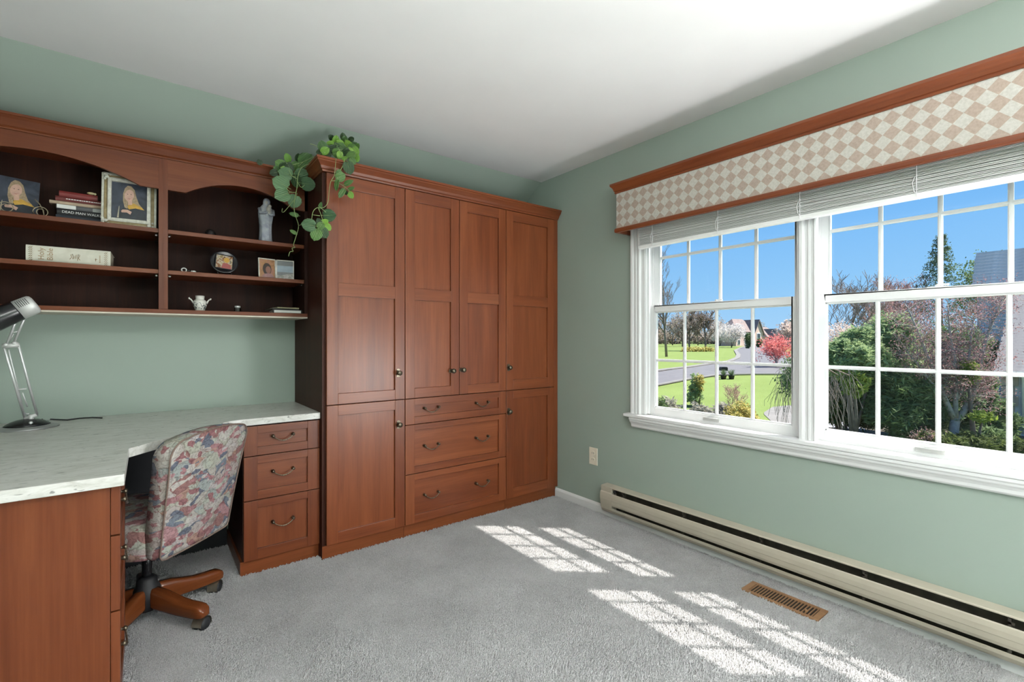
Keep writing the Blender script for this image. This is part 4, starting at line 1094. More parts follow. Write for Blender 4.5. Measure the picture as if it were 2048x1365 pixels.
# white holy bible on the middle shelf
wh = mottled('cream_leatherette', [(0.3, (0.56, 0.54, 0.45)), (0.7, (0.66, 0.64, 0.55))], 25.0, 0.5)
b, co = book('bible', 'thick cream bible lying on its side on the left middle shelf', -0.271, 2.855, Z2 + 0.0004, 0.276, 0.20, 0.072, wh, math.radians(-1.5))
lettering(co, 'Holy', 0.027, (-0.090, -0.0030, 0.037), gilt, math.radians(90)); lettering(co, 'Bible', 0.027, (-0.062, -0.0031, 0.037), gilt, math.radians(90))
m = MB()
for x in (-0.124, 0.121):
    for k in range(7): 
        z = 0.008 + k * 0.009
        m.tube([(x - 0.005, -0.0026, z - 0.003), (x + 0.001, -0.0030, z + 0.003)], 0.0009, 4); m.tube([(x + 0.001, -0.0030, z - 0.003), (x + 0.006, -0.0026, z + 0.003)], 0.0009, 4)
for (pts) in ([(0.000, 0.022), (0.006, 0.030), (0.004, 0.042), (0.009, 0.046), (0.012, 0.034), (0.010, 0.024)], [(0.014, 0.026), (0.017, 0.040), (0.020, 0.026), (0.022, 0.044)], [(0.026, 0.018), (0.028, 0.046), (0.033, 0.044), (0.032, 0.034), (0.028, 0.032), (0.034, 0.020)], [(0.084, 0.030), (0.092, 0.030)], [(0.087, 0.034), (0.087, 0.022)]):
    m.tube([(p[0], -0.0033, p[1]) for p in pts], 0.0010, 4)
for k in range(5): m.box(0.099, 0.103, -0.0036, -0.0028, 0.016 + k * 0.007, 0.020 + k * 0.007)
m.build('spine_ornament', gilt, co, local=True)

# ---- right bay
pw = thing('paperweight', 'small dark domed paperweight on the right top shelf', 'ornament', (0.262, 2.905, Z1))
MB().lathe([(0.026, 0), (0.028, 0.004), (0.028, 0.014), (0.024, 0.030), (0.016, 0.041), (0.007, 0.046), (0, 0.047)], 24).build('dome', plain('dark_glass_dome', (0.02, 0.018, 0.018), 0.12, noise=0.2, nscale=60), pw, local=True)
MB().lathe([(0.030, 0), (0.030, 0.004), (0.028, 0.0045)], 24).build('foot', M['black_matte'], pw, local=True)

stn = mottled('blue_grey_bisque', [(0.3, (0.20, 0.22, 0.27)), (0.55, (0.34, 0.36, 0.40)), (0.75, (0.46, 0.45, 0.42))], 30.0, 0.6)
stn2 = mottled('pale_bisque', [(0.3, (0.34, 0.32, 0.28)), (0.7, (0.54, 0.51, 0.46))], 50.0, 0.6)
sx_ = ony(531, 440, 2.885).x
sg = thing('figurine', 'blue-grey statuette of a veiled mother holding a child', 'figurine', (sx_, 2.885, Z1))
m = MB(); n = 26; vs = []; fs = []
lv = [(0.030, 0.0, 0, 0), (0.033, 0.006, 0, 0), (0.030, 0.03, 0, 0), (0.028, 0.07, 0.001, 0), (0.030, 0.11, 0.001, 0), (0.035, 0.145, 0.001, 0), (0.037, 0.170, 0.0, 0), (0.033, 0.190, 0.001, 0), (0.024, 0.204, 0.003, 0), (0.0175, 0.214, 0.004, -0.002), (0.0185, 0.226, 0.005, -0.004), (0.0165, 0.238, 0.005, -0.004), (0.010, 0.247, 0.005, -0.002), (0.003, 0.250, 0.005, 0.0)]
for i, (r, z, dx, dy) in enumerate(lv):
    for k in range(n):
        a = 2 * math.pi * k / n
        fold = 1 + (0.09 * math.cos(6 * a + z * 20) + 0.05 * math.cos(11 * a)) * max(0, min(1, (0.19 - z) / 0.05))
        vs.append((dx + r * fold * math.cos(a), dy + r * 0.82 * fold * math.sin(a), z))
for i in range(len(lv) - 1):
    for k in range(n):
        k2 = (k + 1) % n; fs.append((i * n + k, i * n + k2, (i + 1) * n + k2, (i + 1) * n + k))
fs.append(tuple(range(n - 1, -1, -1))); fs.append(tuple((len(lv) - 1) * n + k for k in range(n)))
m.add(vs, fs, 0, True); m.build('robe', stn, sg, local=True)
m = MB().ball((0.003, -0.0135, 0.224), 0.0095, 12, 8, 0, (0.85, 0.8, 1.15)); m.ball((0.003, -0.022, 0.223), 0.0018, 6, 5)
m.build('face', stn2, sg, local=True)
m = MB().ball((0.017, -0.024, 0.203), 0.0095, 12, 8); m.ball((0.010, -0.026, 0.183), 0.013, 12, 8, 0, (0.95, 0.8, 1.4)); m.tube([(0.000, -0.028, 0.172), (0.010, -0.034, 0.163), (0.020, -0.030, 0.160)], [0.006, 0.006, 0.005], 8)
m.build('child', stn2, sg, local=True)
m = MB().tube([(-0.031, -0.010, 0.186), (-0.030, -0.026, 0.160), (-0.012, -0.036, 0.160), (0.004, -0.036, 0.168)], [0.010, 0.009, 0.007, 0.005], 8)
m.tube([(0.034, -0.010, 0.184), (0.034, -0.024, 0.158), (0.020, -0.036, 0.152), (0.008, -0.037, 0.156)], [0.010, 0.009, 0.007, 0.005], 8)
m.build('arms', stn, sg, local=True)

# round black frame on an easel with a small colour snapshot
rx_ = ony(448, 520, 2.90).x
rf = thing('photo_frame', 'round black plate frame holding a small square snapshot', 'picture frame', (rx_, 2.90, Z2))
m = MB(); Mx = Matrix.Translation((0, 0, 0.072)) @ Matrix.Rotation(math.radians(75), 4, 'X')
m.lathe([(0.0, 0.0), (0.045, 0.0), (0.058, 0.006), (0.064, 0.010), (0.064, 0.013), (0.056, 0.012), (0.043, 0.006), (0.0, 0.006)], 36, (0, 0, 0), 0, True, Mx); m.build('plate', M['black'], rf, local=True)
m = MB()
for s in (-1, 1): m.tube([(s * 0.03, -0.03, 0.0018), (s * 0.03, -0.025, 0.012), (s * 0.028, 0.02, 0.03), (s * 0.02, 0.04, 0.0018)], 0.0022, 6)
m.build('easel', M['black_matte'], rf, local=True)
snap = mottled('colour_snapshot', [(0.30, (0.05, 0.025, 0.012)), (0.42, (0.24, 0.10, 0.03)), (0.52, (0.50, 0.46, 0.40)), (0.60, (0.33, 0.22, 0.06)), (0.72, (0.10, 0.12, 0.14))], 55.0)
snap2 = mottled('sepia_snapshot', [(0.3, (0.20, 0.10, 0.05)), (0.5, (0.36, 0.19, 0.09)), (0.7, (0.30, 0.14, 0.12))], 40.0)
pr = MB().box(-0.038, 0.038, -0.001, 0.001, -0.037, 0.037).build('snapshot', snap, rf, local=True)
pr.location = (0.0, -0.011, 0.074); pr.rotation_euler = (math.radians(-15), math.radians(6), 0)
ring(-0.041, 0.041, -0.040, 0.040, 0.004, -0.003, 0.001, MB()).build('snapshot_border', M['black'], pr, local=True)
m = MB()
flat(ell(0.010, 0.012, 0.013, 0.015), -0.0014, 0, m); m.build('hat', P['stole'], pr, local=True)
flat([(-0.012, -0.036), (-0.006, -0.008), (0.012, -0.004), (0.030, -0.014), (0.034, -0.036)], -0.0013).build('figure', P['lip'], pr, local=True)

# small pair of trinkets
for i, (u, mt_, lab) in enumerate(((368, P['white'], 'tiny white ring-shaped trinket at the left of the right middle shelf'), (382, M['black'], 'tiny dark and white trinket next to the ring on the middle shelf'))):
    p = ony(u, 538, 2.85); t_ = thing('trinket', lab, 'ornament', (p.x, 2.85, Z2), group='small trinkets on the middle shelf')
    if i == 0:
        MB().tube([(0.010 * math.cos(a), 0.004 * math.sin(a), 0.012 + 0.0095 * math.sin(a)) for a in [2 * math.pi * k / 16 for k in range(17)]], 0.0028, 8).build('ring', mt_, t_, local=True)
    else:
        MB().ball((-0.008, 0, 0.009), 0.009, 10, 7).build('body', mt_, t_, local=True)
        MB().ball((0.012, -0.004, 0.006), 0.006, 10, 7, 0, (1.6, 1, 1)).ball((0.003, -0.007, 0.007), 0.004, 8, 6).build('spots', P['white'], t_, local=True)

# hinged double frame
hfx = ony(552, 535, 2.865).x
hf = thing('photo_frame', 'hinged double photo frame standing open on the right middle shelf', 'picture frame', (hfx, 2.865, Z2), 0)
for s, mat_, ang in ((-1, snap2, 12), (1, mottled('seaside_snapshot', [(0.3, (0.05, 0.06, 0.06)), (0.7, (0.10, 0.115, 0.115))], 18.0), -8)):
    lf = MB(); w_ = 0.092; x0, x1 = (-w_, 0) if s < 0 else (0, w_)
    ring(x0 + 0.001, x1 - 0.001, 0.001, 0.109, 0.0045, -0.004, 0.004, lf)
    leaf_o = lf.build('frame_leaf', P['silverleaf'], hf, local=True, bevel=0.001)
    leaf_o.rotation_euler = (math.radians(-4), 0, math.radians(ang))
    flat([(x0 + 0.005, 0.005), (x1 - 0.005, 0.005), (x1 - 0.005, 0.105), (x0 + 0.005, 0.105)], 0.0).build('snapshot', mat_, leaf_o, local=True)
    if s < 0:
        flat(ell(-0.046, 0.052, 0.023, 0.033), -0.0006).build('hair', P['eye'], leaf_o, local=True)
        flat(ell(-0.040, 0.048, 0.014, 0.020), -0.0010).build('face', plain('sepia_face', (0.24, 0.12, 0.09), 0.4, noise=0.1, nscale=50), leaf_o, local=True)
        flat([(-0.072, 0.006), (-0.062, 0.024), (-0.04, 0.030), (-0.02, 0.026), (-0.008, 0.006)], -0.0009).build('blouse', plain('mauve_print', (0.30, 0.17, 0.17), 0.4, noise=0.2, nscale=50), leaf_o, local=True)
    else:
        flat([(0.005, 0.042), (0.087, 0.042), (0.087, 0.078), (0.005, 0.078)], -0.0006).build('sea', plain('sea_print', (0.16, 0.22, 0.27), 0.35, noise=0.15, nscale=40), leaf_o, local=True)
        flat([(0.005, 0.006), (0.087, 0.006), (0.087, 0.034), (0.05, 0.030), (0.02, 0.022), (0.005, 0.026)], -0.0006).build('shore', mottled('shore_print', [(0.3, (0.10, 0.10, 0.08)), (0.7, (0.34, 0.32, 0.29))], 80.0), leaf_o, local=True)
MB().tube([(0, 0.001, 0.004), (0, 0.001, 0.105)], 0.003, 8).build('hinge', M['steel'], hf, local=True)

# two-handled vase
vx_ = ony(400, 610, 2.88).x
def vase_mat():
    k = NT('white_china_floral'); tc = k.n('ShaderNodeTexCoord'); nz = k.n('ShaderNodeTexNoise', Scale=85.0, Detail=3.0, Distortion=1.2)
    k.l(tc.outputs['Object'], nz.inputs['Vector'])
    sp = k.n('ShaderNodeSeparateXYZ'); k.l(tc.outputs['Object'], sp.inputs[0])
    band = k.ramp(sp.outputs[2], [(0.004, (0, 0, 0)), (0.012, (1, 1, 1)), (0.040, (1, 1, 1)), (0.047, (0, 0, 0))])
    spots = k.ramp(nz.outputs['Fac'], [(0.52, (0, 0, 0)), (0.56, (1, 1, 1))])
    mm = k.n('ShaderNodeMix', data_type='RGBA', blend_type='MULTIPLY'); mm.inputs['Factor'].default_value = 1.0
    k.l(band, mm.inputs[6]); k.l(spots, mm.inputs[7])
    mx = k.n('ShaderNodeMix', data_type='RGBA'); k.l(mm.outputs[2], mx.inputs['Factor'])
    mx.inputs[6].default_value = (0.66, 0.65, 0.60, 1); mx.inputs[7].default_value = (0.10, 0.115, 0.115, 1)
    k.l(mx.outputs[2], k.b.inputs['Base Color']); k.b.inputs['Roughness'].default_value = 0.2
    return k.mat
vs_o = thing('vase', 'small white china vase with two handles and dark floral print', 'vase', (vx_, 2.88, Z3))
MB().lathe([(0.0, 0.0), (0.021, 0.0), (0.022, 0.003), (0.021, 0.006), (0.027, 0.020), (0.031, 0.036), (0.030, 0.048), (0.024, 0.056), (0.0185, 0.059), (0.0185, 0.062), (0.0205, 0.078), (0.0185, 0.078), (0.0165, 0.062), (0.0, 0.058)], 30).build('body', vase_mat(), vs_o, local=True)
for s in (-1, 1):
    MB().tube([(s * 0.029, 0, 0.040), (s * 0.034, 0, 0.052), (s * 0.040, 0, 0.060), (s * 0.046, 0, 0.061), (s * 0.047, 0, 0.065), (s * 0.043, 0, 0.067)], [0.004, 0.0035, 0.003, 0.0032, 0.0036, 0.002], 8).build('handle', plain('white_china', (0.66, 0.65, 0.60), 0.2, noise=0.03, nscale=30), vs_o, local=True)
jx_ = ony(475, 617, 2.86).x
jr = thing('jar', 'tiny clear glass jar with silver lid on the lowest right shelf', 'jar', (jx_, 2.86, Z3))
MB().lathe([(0.0, 0.0), (0.015, 0.0), (0.016, 0.003), (0.016, 0.020), (0.013, 0.024), (0.0, 0.024)], 20).build('glass', M['jar_glass'], jr, local=True)
MB().lathe([(0.0, 0.024), (0.0135, 0.024), (0.0135, 0.031), (0.012, 0.033), (0.0, 0.033)], 20).build('lid', M['steel'], jr, local=True)
# papers and notebooks at the right end
GX = ony(572, 618, 2.86).x
b, co = book('notebook', 'black-covered notebook with white pages at the bottom of the small pile', GX + 0.005, 2.845, Z3 + 0.0004, 0.150, 0.15, 0.021, C('black_cover', (0.02, 0.02, 0.022)), math.radians(-3), 'papers on the lowest right shelf', P['white'])
for q in list(co.data.polygons): pass
co.scale = (1.0, 1.0, 1.0)
MB().box(-0.068, 0.068, -0.0042, -0.0028, 0.003, 0.017).build('page_edges', P['white'], b, local=True)
b, co = book('notebook', 'thin dark folder in the middle of the small pile', GX - 0.004, 2.850, Z3 + 0.0218, 0.140, 0.14, 0.006, C('dark_folder', (0.05, 0.05, 0.045)), math.radians(4), 'papers on the lowest right shelf')
b, co = book('notebook', 'pale yellow envelope book on top of the small pile', GX + 0.010, 2.850, Z3 + 0.0282, 0.115, 0.12, 0.006, C('pale_yellow_paper', (0.46, 0.44, 0.27)), math.radians(7), 'papers on the lowest right shelf')

# ------------------------------------------------------------------ trailing plant on top of the wardrobe
def leaf_mat(name, lo, hi, rough=0.42):
    k = NT(name); tc = k.n('ShaderNodeTexCoord'); oi = k.n('ShaderNodeObjectInfo')
    nz = k.n('ShaderNodeTexNoise', Scale=3.0, Detail=3.0); k.l(tc.outputs['Object'], nz.inputs['Vector'])
    ad = k.n('ShaderNodeMath', operation='MULTIPLY_ADD'); ad.inputs[1].default_value = 0.55; k.l(oi.outputs['Random'], ad.inputs[0])
    s2 = k.n('ShaderNodeMath', operation='MULTIPLY'); s2.inputs[1].default_value = 0.45; k.l(nz.outputs['Fac'], s2.inputs[0]); k.l(s2.outputs[0], ad.inputs[2])
    k.l(k.ramp(ad.outputs[0], [(0.15, lo), (0.85, hi)]), k.b.inputs['Base Color'])
    wv = k.n('ShaderNodeTexWave', Scale=2.6, Distortion=2.0); k.l(tc.outputs['Object'], wv.inputs['Vector']); k.bump(wv.outputs['Fac'], 0.25, 0.02)
    k.b.inputs['Roughness'].default_value = rough
    return k.mat
def leaf_mesh(name, narrow, mat, seed):
    rnd = random.Random(seed)
    # unit leaf: stalk at origin, tip at (0,1), gently cupped and folded along the midrib
    half = [(0.0, 0.0), (0.20, -0.06), (0.40, 0.08), (0.50, 0.32), (0.46, 0.58), (0.30, 0.82), (0.0, 1.0)]
    mid = [0.0, 0.08, 0.22, 0.42, 0.62, 0.82, 1.0]
    vs = []; fs = []
    for i, (x, y) in enumerate(half):
        c = -0.16 * (y - 0.5) ** 2
        vs.append((0, mid[i], c - 0.03 + 0.0)); 
        w = x * narrow
        vs.append((w * 0.5, (y + mid[i]) / 2, c + 0.05)); vs.append((-w * 0.5, (y + mid[i]) / 2, c + 0.05))
        vs.append((w, y, c + 0.02 + 0.03 * math.sin(i * 1.7 + seed))); vs.append((-w, y, c + 0.02 + 0.03 * math.cos(i * 1.9 + seed)))
    for i in range(6):
        a, b_ = i * 5, (i + 1) * 5
        fs += [(a, a + 1, b_ + 1, b_), (a + 1, a + 3, b_ + 3, b_ + 1), (a + 2, a, b_, b_ + 2), (a + 4, a + 2, b_ + 2, b_ + 4)]
    m = MB(); m.add(vs, fs, 0, True)
    m.tube([(0, -0.22, 0.02), (0, -0.1, 0.0), (0, 0.0, -0.03), (0, 0.5, -0.04), (0, 0.93, -0.06)], [0.016, 0.016, 0.016, 0.012, 0.005], 4, 1)
    me = m.mesh(name); me.materials.append(mat); me.materials.append(M['vein']); return me
M['vein'] = plain('pale_green_stalk', (0.20, 0.27, 0.10), 0.5, noise=0.15, nscale=20)
lmA = leaf_mat('mid_green_leaf', (0.030, 0.085, 0.018), (0.110, 0.225, 0.050))
lmB = leaf_mat('grey_green_leaf', (0.035, 0.085, 0.035), (0.095, 0.185, 0.080))
lmC = leaf_mat('bright_green_leaf', (0.085, 0.215, 0.020), (0.205, 0.375, 0.050))
lmD = leaf_mat('dark_green_leaf', (0.010, 0.030, 0.008), (0.030, 0.075, 0.020))
LM = {'A': [leaf_mesh('leaf', 1.0, lmA, i) for i in range(2)], 'B': [leaf_mesh('leaf', 1.05, lmB, i + 3) for i in range(2)], 'C': [leaf_mesh('leaf', 0.9, lmC, i + 6) for i in range(2)],
      'D': [leaf_mesh('leaf', 0.95, lmD, i + 9) for i in range(2)], 'N': [leaf_mesh('leaf', 0.55, lmA, i + 12) for i in range(2)]}
pl = thing('trailing_plant', 'trailing artificial ivy draped over the corner of the wardrobe and bookcase', 'plant', (0.76, 2.56, 2.078))
prnd = random.Random(21)
def leaf(u, v, y, size, kind, ang, tilt=None):
    """size in photograph pixels; ang: direction of the tip in the picture, degrees from right, counter-clockwise"""
    p = ony(u, v, y); d = p.x * FX + p.y * FY; s = size * d / FPX
    view = Vector((-p.x, -p.y, EYE - p.z)).normalized()
    right = Vector((RX, RY, 0)); up = Vector((0, 0, 1))
    a = math.radians(ang); yd = (right * math.cos(a) + up * math.sin(a)); yd = (yd - view * yd.dot(view)).normalized()
    zd = (view + Vector((prnd.uniform(-.45, .45), prnd.uniform(-.45, .45), prnd.uniform(-.2, .6)))).normalized()
    zd = (zd - yd * zd.dot(yd)).normalized(); yd = (yd - view * prnd.uniform(-0.35, 0.15)).normalized(); zd = (zd - yd * zd.dot(yd)).normalized()
    xd = yd.cross(zd)
    me = prnd.choice(LM[kind])
    o = bpy.data.objects.new('leaf', me); COL.objects.link(o); o.parent = pl
    R = Matrix((xd, yd, zd)).transposed().to_4x4()
    o.matrix_local = Matrix.Translation(p - yd * s * 0.5 - wloc(pl)) @ R @ Matrix.Scale(s, 4)
for row in ((560, 366, 2.66, 31, 'B', 150), (563, 391, 2.66, 29, 'B', 200), (588, 404, 2.66, 26, 'B', 250), (618, 369, 2.66, 27, 'B', -10), (570, 347, 2.70, 26, 'B', 160), (605, 348, 2.69, 25, 'B', 20), (592, 364, 2.70, 24, 'D', -80),
            (613, 319, 2.66, 30, 'A', 40), (617, 341, 2.69, 22, 'D', -20), (598, 316, 2.71, 18, 'D', 100), (575, 315, 2.72, 17, 'C', 110), (560, 328, 2.73, 20, 'A', 150), (547, 346, 2.72, 16, 'D', 190), (567, 332, 2.72, 16, 'D', 60), (580, 337, 2.70, 18, 'D', -60), (590, 331, 2.70, 18, 'A', 80), (570, 338, 2.71, 14, 'C', 10), (553, 338, 2.73, 14, 'A', 120),
            (519, 324, 2.74, 11, 'D', 120), (587, 429, 2.66, 17, 'N', 165), (586, 464, 2.66, 14, 'N', 150), (600, 330, 2.70, 15, 'A', 20), (585, 355, 2.71, 18, 'D', 250), (603, 362, 2.71, 18, 'B', -60),
            (645, 291, 2.54, 20, 'A', 100), (651, 301, 2.52, 18, 'C', 30), (660, 287, 2.55, 14, 'C', 170), (672, 279, 2.58, 17, 'C', 80), (664, 301, 2.54, 22, 'D', 200), (676, 306, 2.50, 20, 'A', 10), (690, 279, 2.58, 15, 'A', 70), (697, 290, 2.55, 21, 'C', 120), (705, 297, 2.52, 20, 'A', -20), (712, 303, 2.50, 17, 'C', -60),
            (713, 317, 2.46, 17, 'C', -70), (701, 311, 2.47, 20, 'A', 200), (706, 323, 2.45, 15, 'A', -50), (679, 311, 2.49, 15, 'C', 250), (688, 318, 2.46, 13, 'C', 220), (698, 337, 2.44, 25, 'D', -75), (640, 305, 2.56, 16, 'D', 180), (656, 310, 2.53, 15, 'D', -60), (709, 289, 2.54, 13, 'D', 40), (686, 272, 2.60, 13, 'D', 100), (662, 275, 2.60, 13, 'D', 140), (700, 303, 2.51, 17, 'C', 90), (671, 293, 2.56, 18, 'D', 20), (684, 296, 2.55, 20, 'A', -30), (692, 306, 2.51, 18, 'D', 220), (635, 315, 2.58, 14, 'A', 210), (648, 313, 2.55, 13, 'A', -20), (703, 279, 2.58, 13, 'D', 30), (715, 292, 2.53, 12, 'A', 60), (680, 286, 2.57, 16, 'C', 140),
            (682, 353, 2.43, 20, 'A', 30), (673, 371, 2.43, 22, 'N', -95), (698, 365, 2.43, 20, 'N', 25), (683, 387, 2.43, 22, 'N', 240), (703, 377, 2.43, 14, 'N', 20), (702, 391, 2.43, 14, 'C', -60), (692, 386, 2.43, 9, 'D', -95), (678, 345, 2.43, 13, 'A', 80),
            (641, 411, 2.43, 15, 'N', 75), (660, 431, 2.43, 25, 'B', 0), (616, 450, 2.43, 26, 'B', 170), (632, 471, 2.43, 24, 'A', 250), (648, 467, 2.43, 22, 'D', -60), (640, 453, 2.43, 17, 'A', 230), (656, 455, 2.43, 16, 'C', -50), (650, 444, 2.43, 15, 'C', 30), (638, 443, 2.44, 14, 'D', 120)):
    leaf(*row)
def vine(pts, y, r=0.0016):
    q = []
    if len(y) == 1: y = y * len(pts)
    P3 = [ony(u, v, yy) for (u, v), yy in zip(pts, y)]
    n = len(P3)
    for i in range(n - 1):
        p0, p1, p2, p3 = P3[max(0, i - 1)], P3[i], P3[i + 1], P3[min(n - 1, i + 2)]
        for k in range(4):
            t = k / 4
            q.append(0.5 * ((2 * p1) + (p2 - p0) * t + (2 * p0 - 5 * p1 + 4 * p2 - p3) * t * t + (3 * p1 - p0 - 3 * p2 + p3) * t ** 3))
    q.append(P3[-1])
    MB().tube(q, r, 5).build('vine', M['vein'], pl)
vine([(650, 305), (630, 323), (605, 334), (596, 352), (594, 375), (590, 395), (588, 415), (591, 432), (597, 452), (593, 470), (587, 490), (590, 495), (584, 497), (586, 503), (580, 504), (577, 513)], [2.52, 2.58, 2.64] + [2.655] * 13, 0.0018)
vine([(597, 452), (603, 449), (610, 446)], [2.655, 2.55, 2.45])
vine([(594, 358), (584, 352), (578, 340)], [2.66]); vine([(592, 385), (580, 384), (572, 376)], [2.66]); vine([(594, 362), (602, 375), (609, 370)], [2.66]); vine([(588, 400), (570, 422), (564, 424), (565, 417)], [2.66])
vine([(672, 316), (670, 340), (668, 352), (661, 365), (658, 385), (656, 404), (648, 415), (634, 416), (626, 424), (623, 441)], [2.45, 2.43, 2.43, 2.43, 2.43, 2.43, 2.43, 2.43, 2.43, 2.43])
vine([(636, 416), (642, 430), (645, 445), (640, 456)], [2.43]); vine([(637, 412), (652, 425)], [2.43]); vine([(625, 430), (640, 432)], [2.43])
vine([(690, 318), (684, 335), (675, 350), (672, 362), (685, 371), (697, 380), (701, 388)], [2.44])
vine([(664, 362), (673, 362)], [2.43]); vine([(677, 298), (686, 312), (694, 322)], [2.47])
vine([(620, 288), (630, 291), (640, 297)], [2.55]); vine([(560, 335), (585, 330), (612, 322), (640, 308), (665, 300), (695, 300)], [2.72, 2.70, 2.66, 2.56, 2.55, 2.54], 0.0022)
# ------------------------------------------------------------------ outdoors
GZ = [(-50, -2.86), (15, -2.86), (40, -1.5), (150, -1.05), (500, -0.4)]
def gz(d):
    for (a, za), (b, zb) in zip(GZ, GZ[1:]):
        if d <= b: return za + (zb - za) * (d - a) / (b - a)
    return GZ[-1][1]
def dist(p): return p[0] * FX + p[1] * FY
def gp(u, v, off=0.0):
    """where the sight line through a pixel meets the ground"""
    lo, hi = 3.0, 480.0
    f = lambda d: EYE - (v - V0) / FPX * d - gz(d)
    for _ in range(50):
        mid = (lo + hi) / 2
        if f(mid) > 0: lo = mid
        else: hi = mid
    p = atd(u, v, lo); p.z = gz(lo) + off; return p
def gpos(u, d):
    p = atd(u, V0, d); p.z = gz(d); return p
def lin(c): return tuple(x for x in c)
def grass_mat():
    k = NT('lawn_grass'); tc = k.n('ShaderNodeTexCoord')
    n1 = k.n('ShaderNodeTexNoise', Scale=0.35, Detail=5.0, Roughness=0.65); n2 = k.n('ShaderNodeTexNoise', Scale=14.0, Detail=3.0)
    k.l(tc.outputs['Object'], n1.inputs['Vector']); k.l(tc.outputs['Object'], n2.inputs['Vector'])
    s = k.n('ShaderNodeMath', operation='MULTIPLY_ADD'); s.inputs[1].default_value = 0.4; k.l(n2.outputs['Fac'], s.inputs[0])
    s2 = k.n('ShaderNodeMath', operation='MULTIPLY'); s2.inputs[1].default_value = 0.6; k.l(n1.outputs['Fac'], s2.inputs[0]); k.l(s2.outputs[0], s.inputs[2])
    k.l(k.ramp(s.outputs[0], [(0.3, (0.115, 0.158, 0.044)), (0.7, (0.170, 0.226, 0.070))]), k.b.inputs['Base Color'])
    k.bump(n2.outputs['Fac'], 0.5, 0.05); k.b.inputs['Roughness'].default_value = 0.9; k.b.inputs['Specular IOR Level'].default_value = 0.1
    return k.mat
M['grass'] = grass_mat()
M['asphalt'] = plain('grey_asphalt', (0.108, 0.106, 0.112), 0.85, noise=0.12, nscale=1.5)
M['concrete'] = plain('pale_concrete', (0.165, 0.158, 0.148), 0.85, noise=0.12, nscale=3.0)
M['slate'] = plain('blue_grey_slate', (0.25, 0.25, 0.27), 0.8, noise=0.25, nscale=4.0)
M['mulch'] = plain('dark_mulch', (0.07, 0.055, 0.04), 0.95, noise=0.4, nscale=5.0)
def strip(name, A, B, mat, off, label, cat, na=6, nb=6):
    """ground ribbon between two pixel polylines, draped on the terrain"""
    PA = [gp(*q) for q in A]; PB = [gp(*q) for q in B]
    def res(P, n):
        out = []
        for i in range(len(P) - 1):
            for k in range(n): out.append(P[i].lerp(P[i + 1], k / n))
        return out + [P[-1]]
    RA, RB = res(PA, na), res(PB, na)
    vs = []; fs = []
    for a, b_ in zip(RA, RB):
        for k in range(nb + 1):
            p = a.lerp(b_, k / nb); vs.append((p.x, p.y, gz(dist(p)) + off))
    w = nb + 1
    for i in range(len(RA) - 1):
        for k in range(nb):
            fs.append((i * w + k, i * w + k + 1, (i + 1) * w + k + 1, (i + 1) * w + k))
    m = MB(); m.add(vs, fs, 0, True); o = m.build(name, mat)
    return struct(o, label, cat)
# terrain
m = MB(); ds = [1.5, 5, 10, 15, 20, 25, 30, 35, 40, 45, 50, 60, 80, 110, 150, 200, 300, 480]; ls = [-160, -60, -20, -5, 0, 5, 10, 15, 20, 25, 30, 40, 60, 100, 200, 560]
vs = []; fs = []
for d in ds:
    for l in ls: vs.append((FX * d + RX * l, FY * d + RY * l, gz(d)))
for i in range(len(ds) - 1):
    for k in range(len(ls) - 1): fs.append((i * len(ls) + k, i * len(ls) + k + 1, (i + 1) * len(ls) + k + 1, (i + 1) * len(ls) + k))
m.add(vs, fs, 0, True)
struct(m.build('lawn', M['grass']), 'bright green spring lawn outside the window', 'lawn')
strip('road', [(1280, 777), (1318, 771), (1374, 760), (1435, 751), (1500, 749.5), (1600, 749.5), (1660, 750)], [(1280, 747), (1318, 743), (1374, 736), (1426, 729), (1500, 729), (1600, 731), (1660, 733)], M['asphalt'], 0.03, 'grey asphalt road crossing beyond the lawn', 'road')
strip('road', [(1440, 729), (1460, 724), (1475, 717), (1477, 711), (1471, 702), (1482, 696), (1502, 691.5)], [(1640, 731), (1620, 726), (1600, 718), (1585, 710), (1565, 702), (1540, 696), (1516, 691.2)], M['asphalt'], 0.035, 'grey asphalt side road curving up towards the houses', 'road')
def curb(px, w=0.22, name='kerb', label=''):
    P = [gp(*q) for q in px]; m = MB(); q = []
    for i in range(len(P) - 1):
        for k in range(5):
            p = P[i].lerp(P[i + 1], k / 5); p.z = gz(dist(p)) + 0.05; q.append(p)
    q.append(P[-1] + Vector((0, 0, 0.05)))
    vs = []; fs = []
    for i, p in enumerate(q):
        t = (q[min(i + 1, len(q) - 1)] - q[max(0, i - 1)]); t.z = 0; t.normalize(); s = Vector((-t.y, t.x, 0)) * w
        vs += [p - s, p + s, p + s + Vector((0, 0, 0.07)), p - s + Vector((0, 0, 0.07))]
    for i in range(len(q) - 1):
        for k in range(4):
            k2 = (k + 1) % 4; fs.append((i * 4 + k, i * 4 + k2, (i + 1) * 4 + k2, (i + 1) * 4 + k))
    m.add(vs, fs); struct(m.build(name, M['concrete']), label, 'kerb')
curb([(1280, 747), (1318, 743), (1374, 736), (1426, 728.5), (1460, 723.5), (1475, 717), (1477, 711), (1471, 702), (1482, 696), (1502, 691.2)], 0.30, 'kerb', 'pale concrete kerb round the corner of the far lawn')
curb([(1280, 778), (1318, 772), (1374, 761), (1435, 752), (1500, 750.5), (1600, 750.5)], 0.16, 'kerb', 'pale concrete kerb along the near side of the road')
strip('garden_path', [(1528, 826), (1545, 815), (1575, 812), (1610, 811), (1660, 812)], [(1528, 830), (1545, 846), (1570, 860), (1610, 872), (1660, 880)], M['concrete'], 0.02, 'curved pale garden path at the edge of the lawn', 'path')
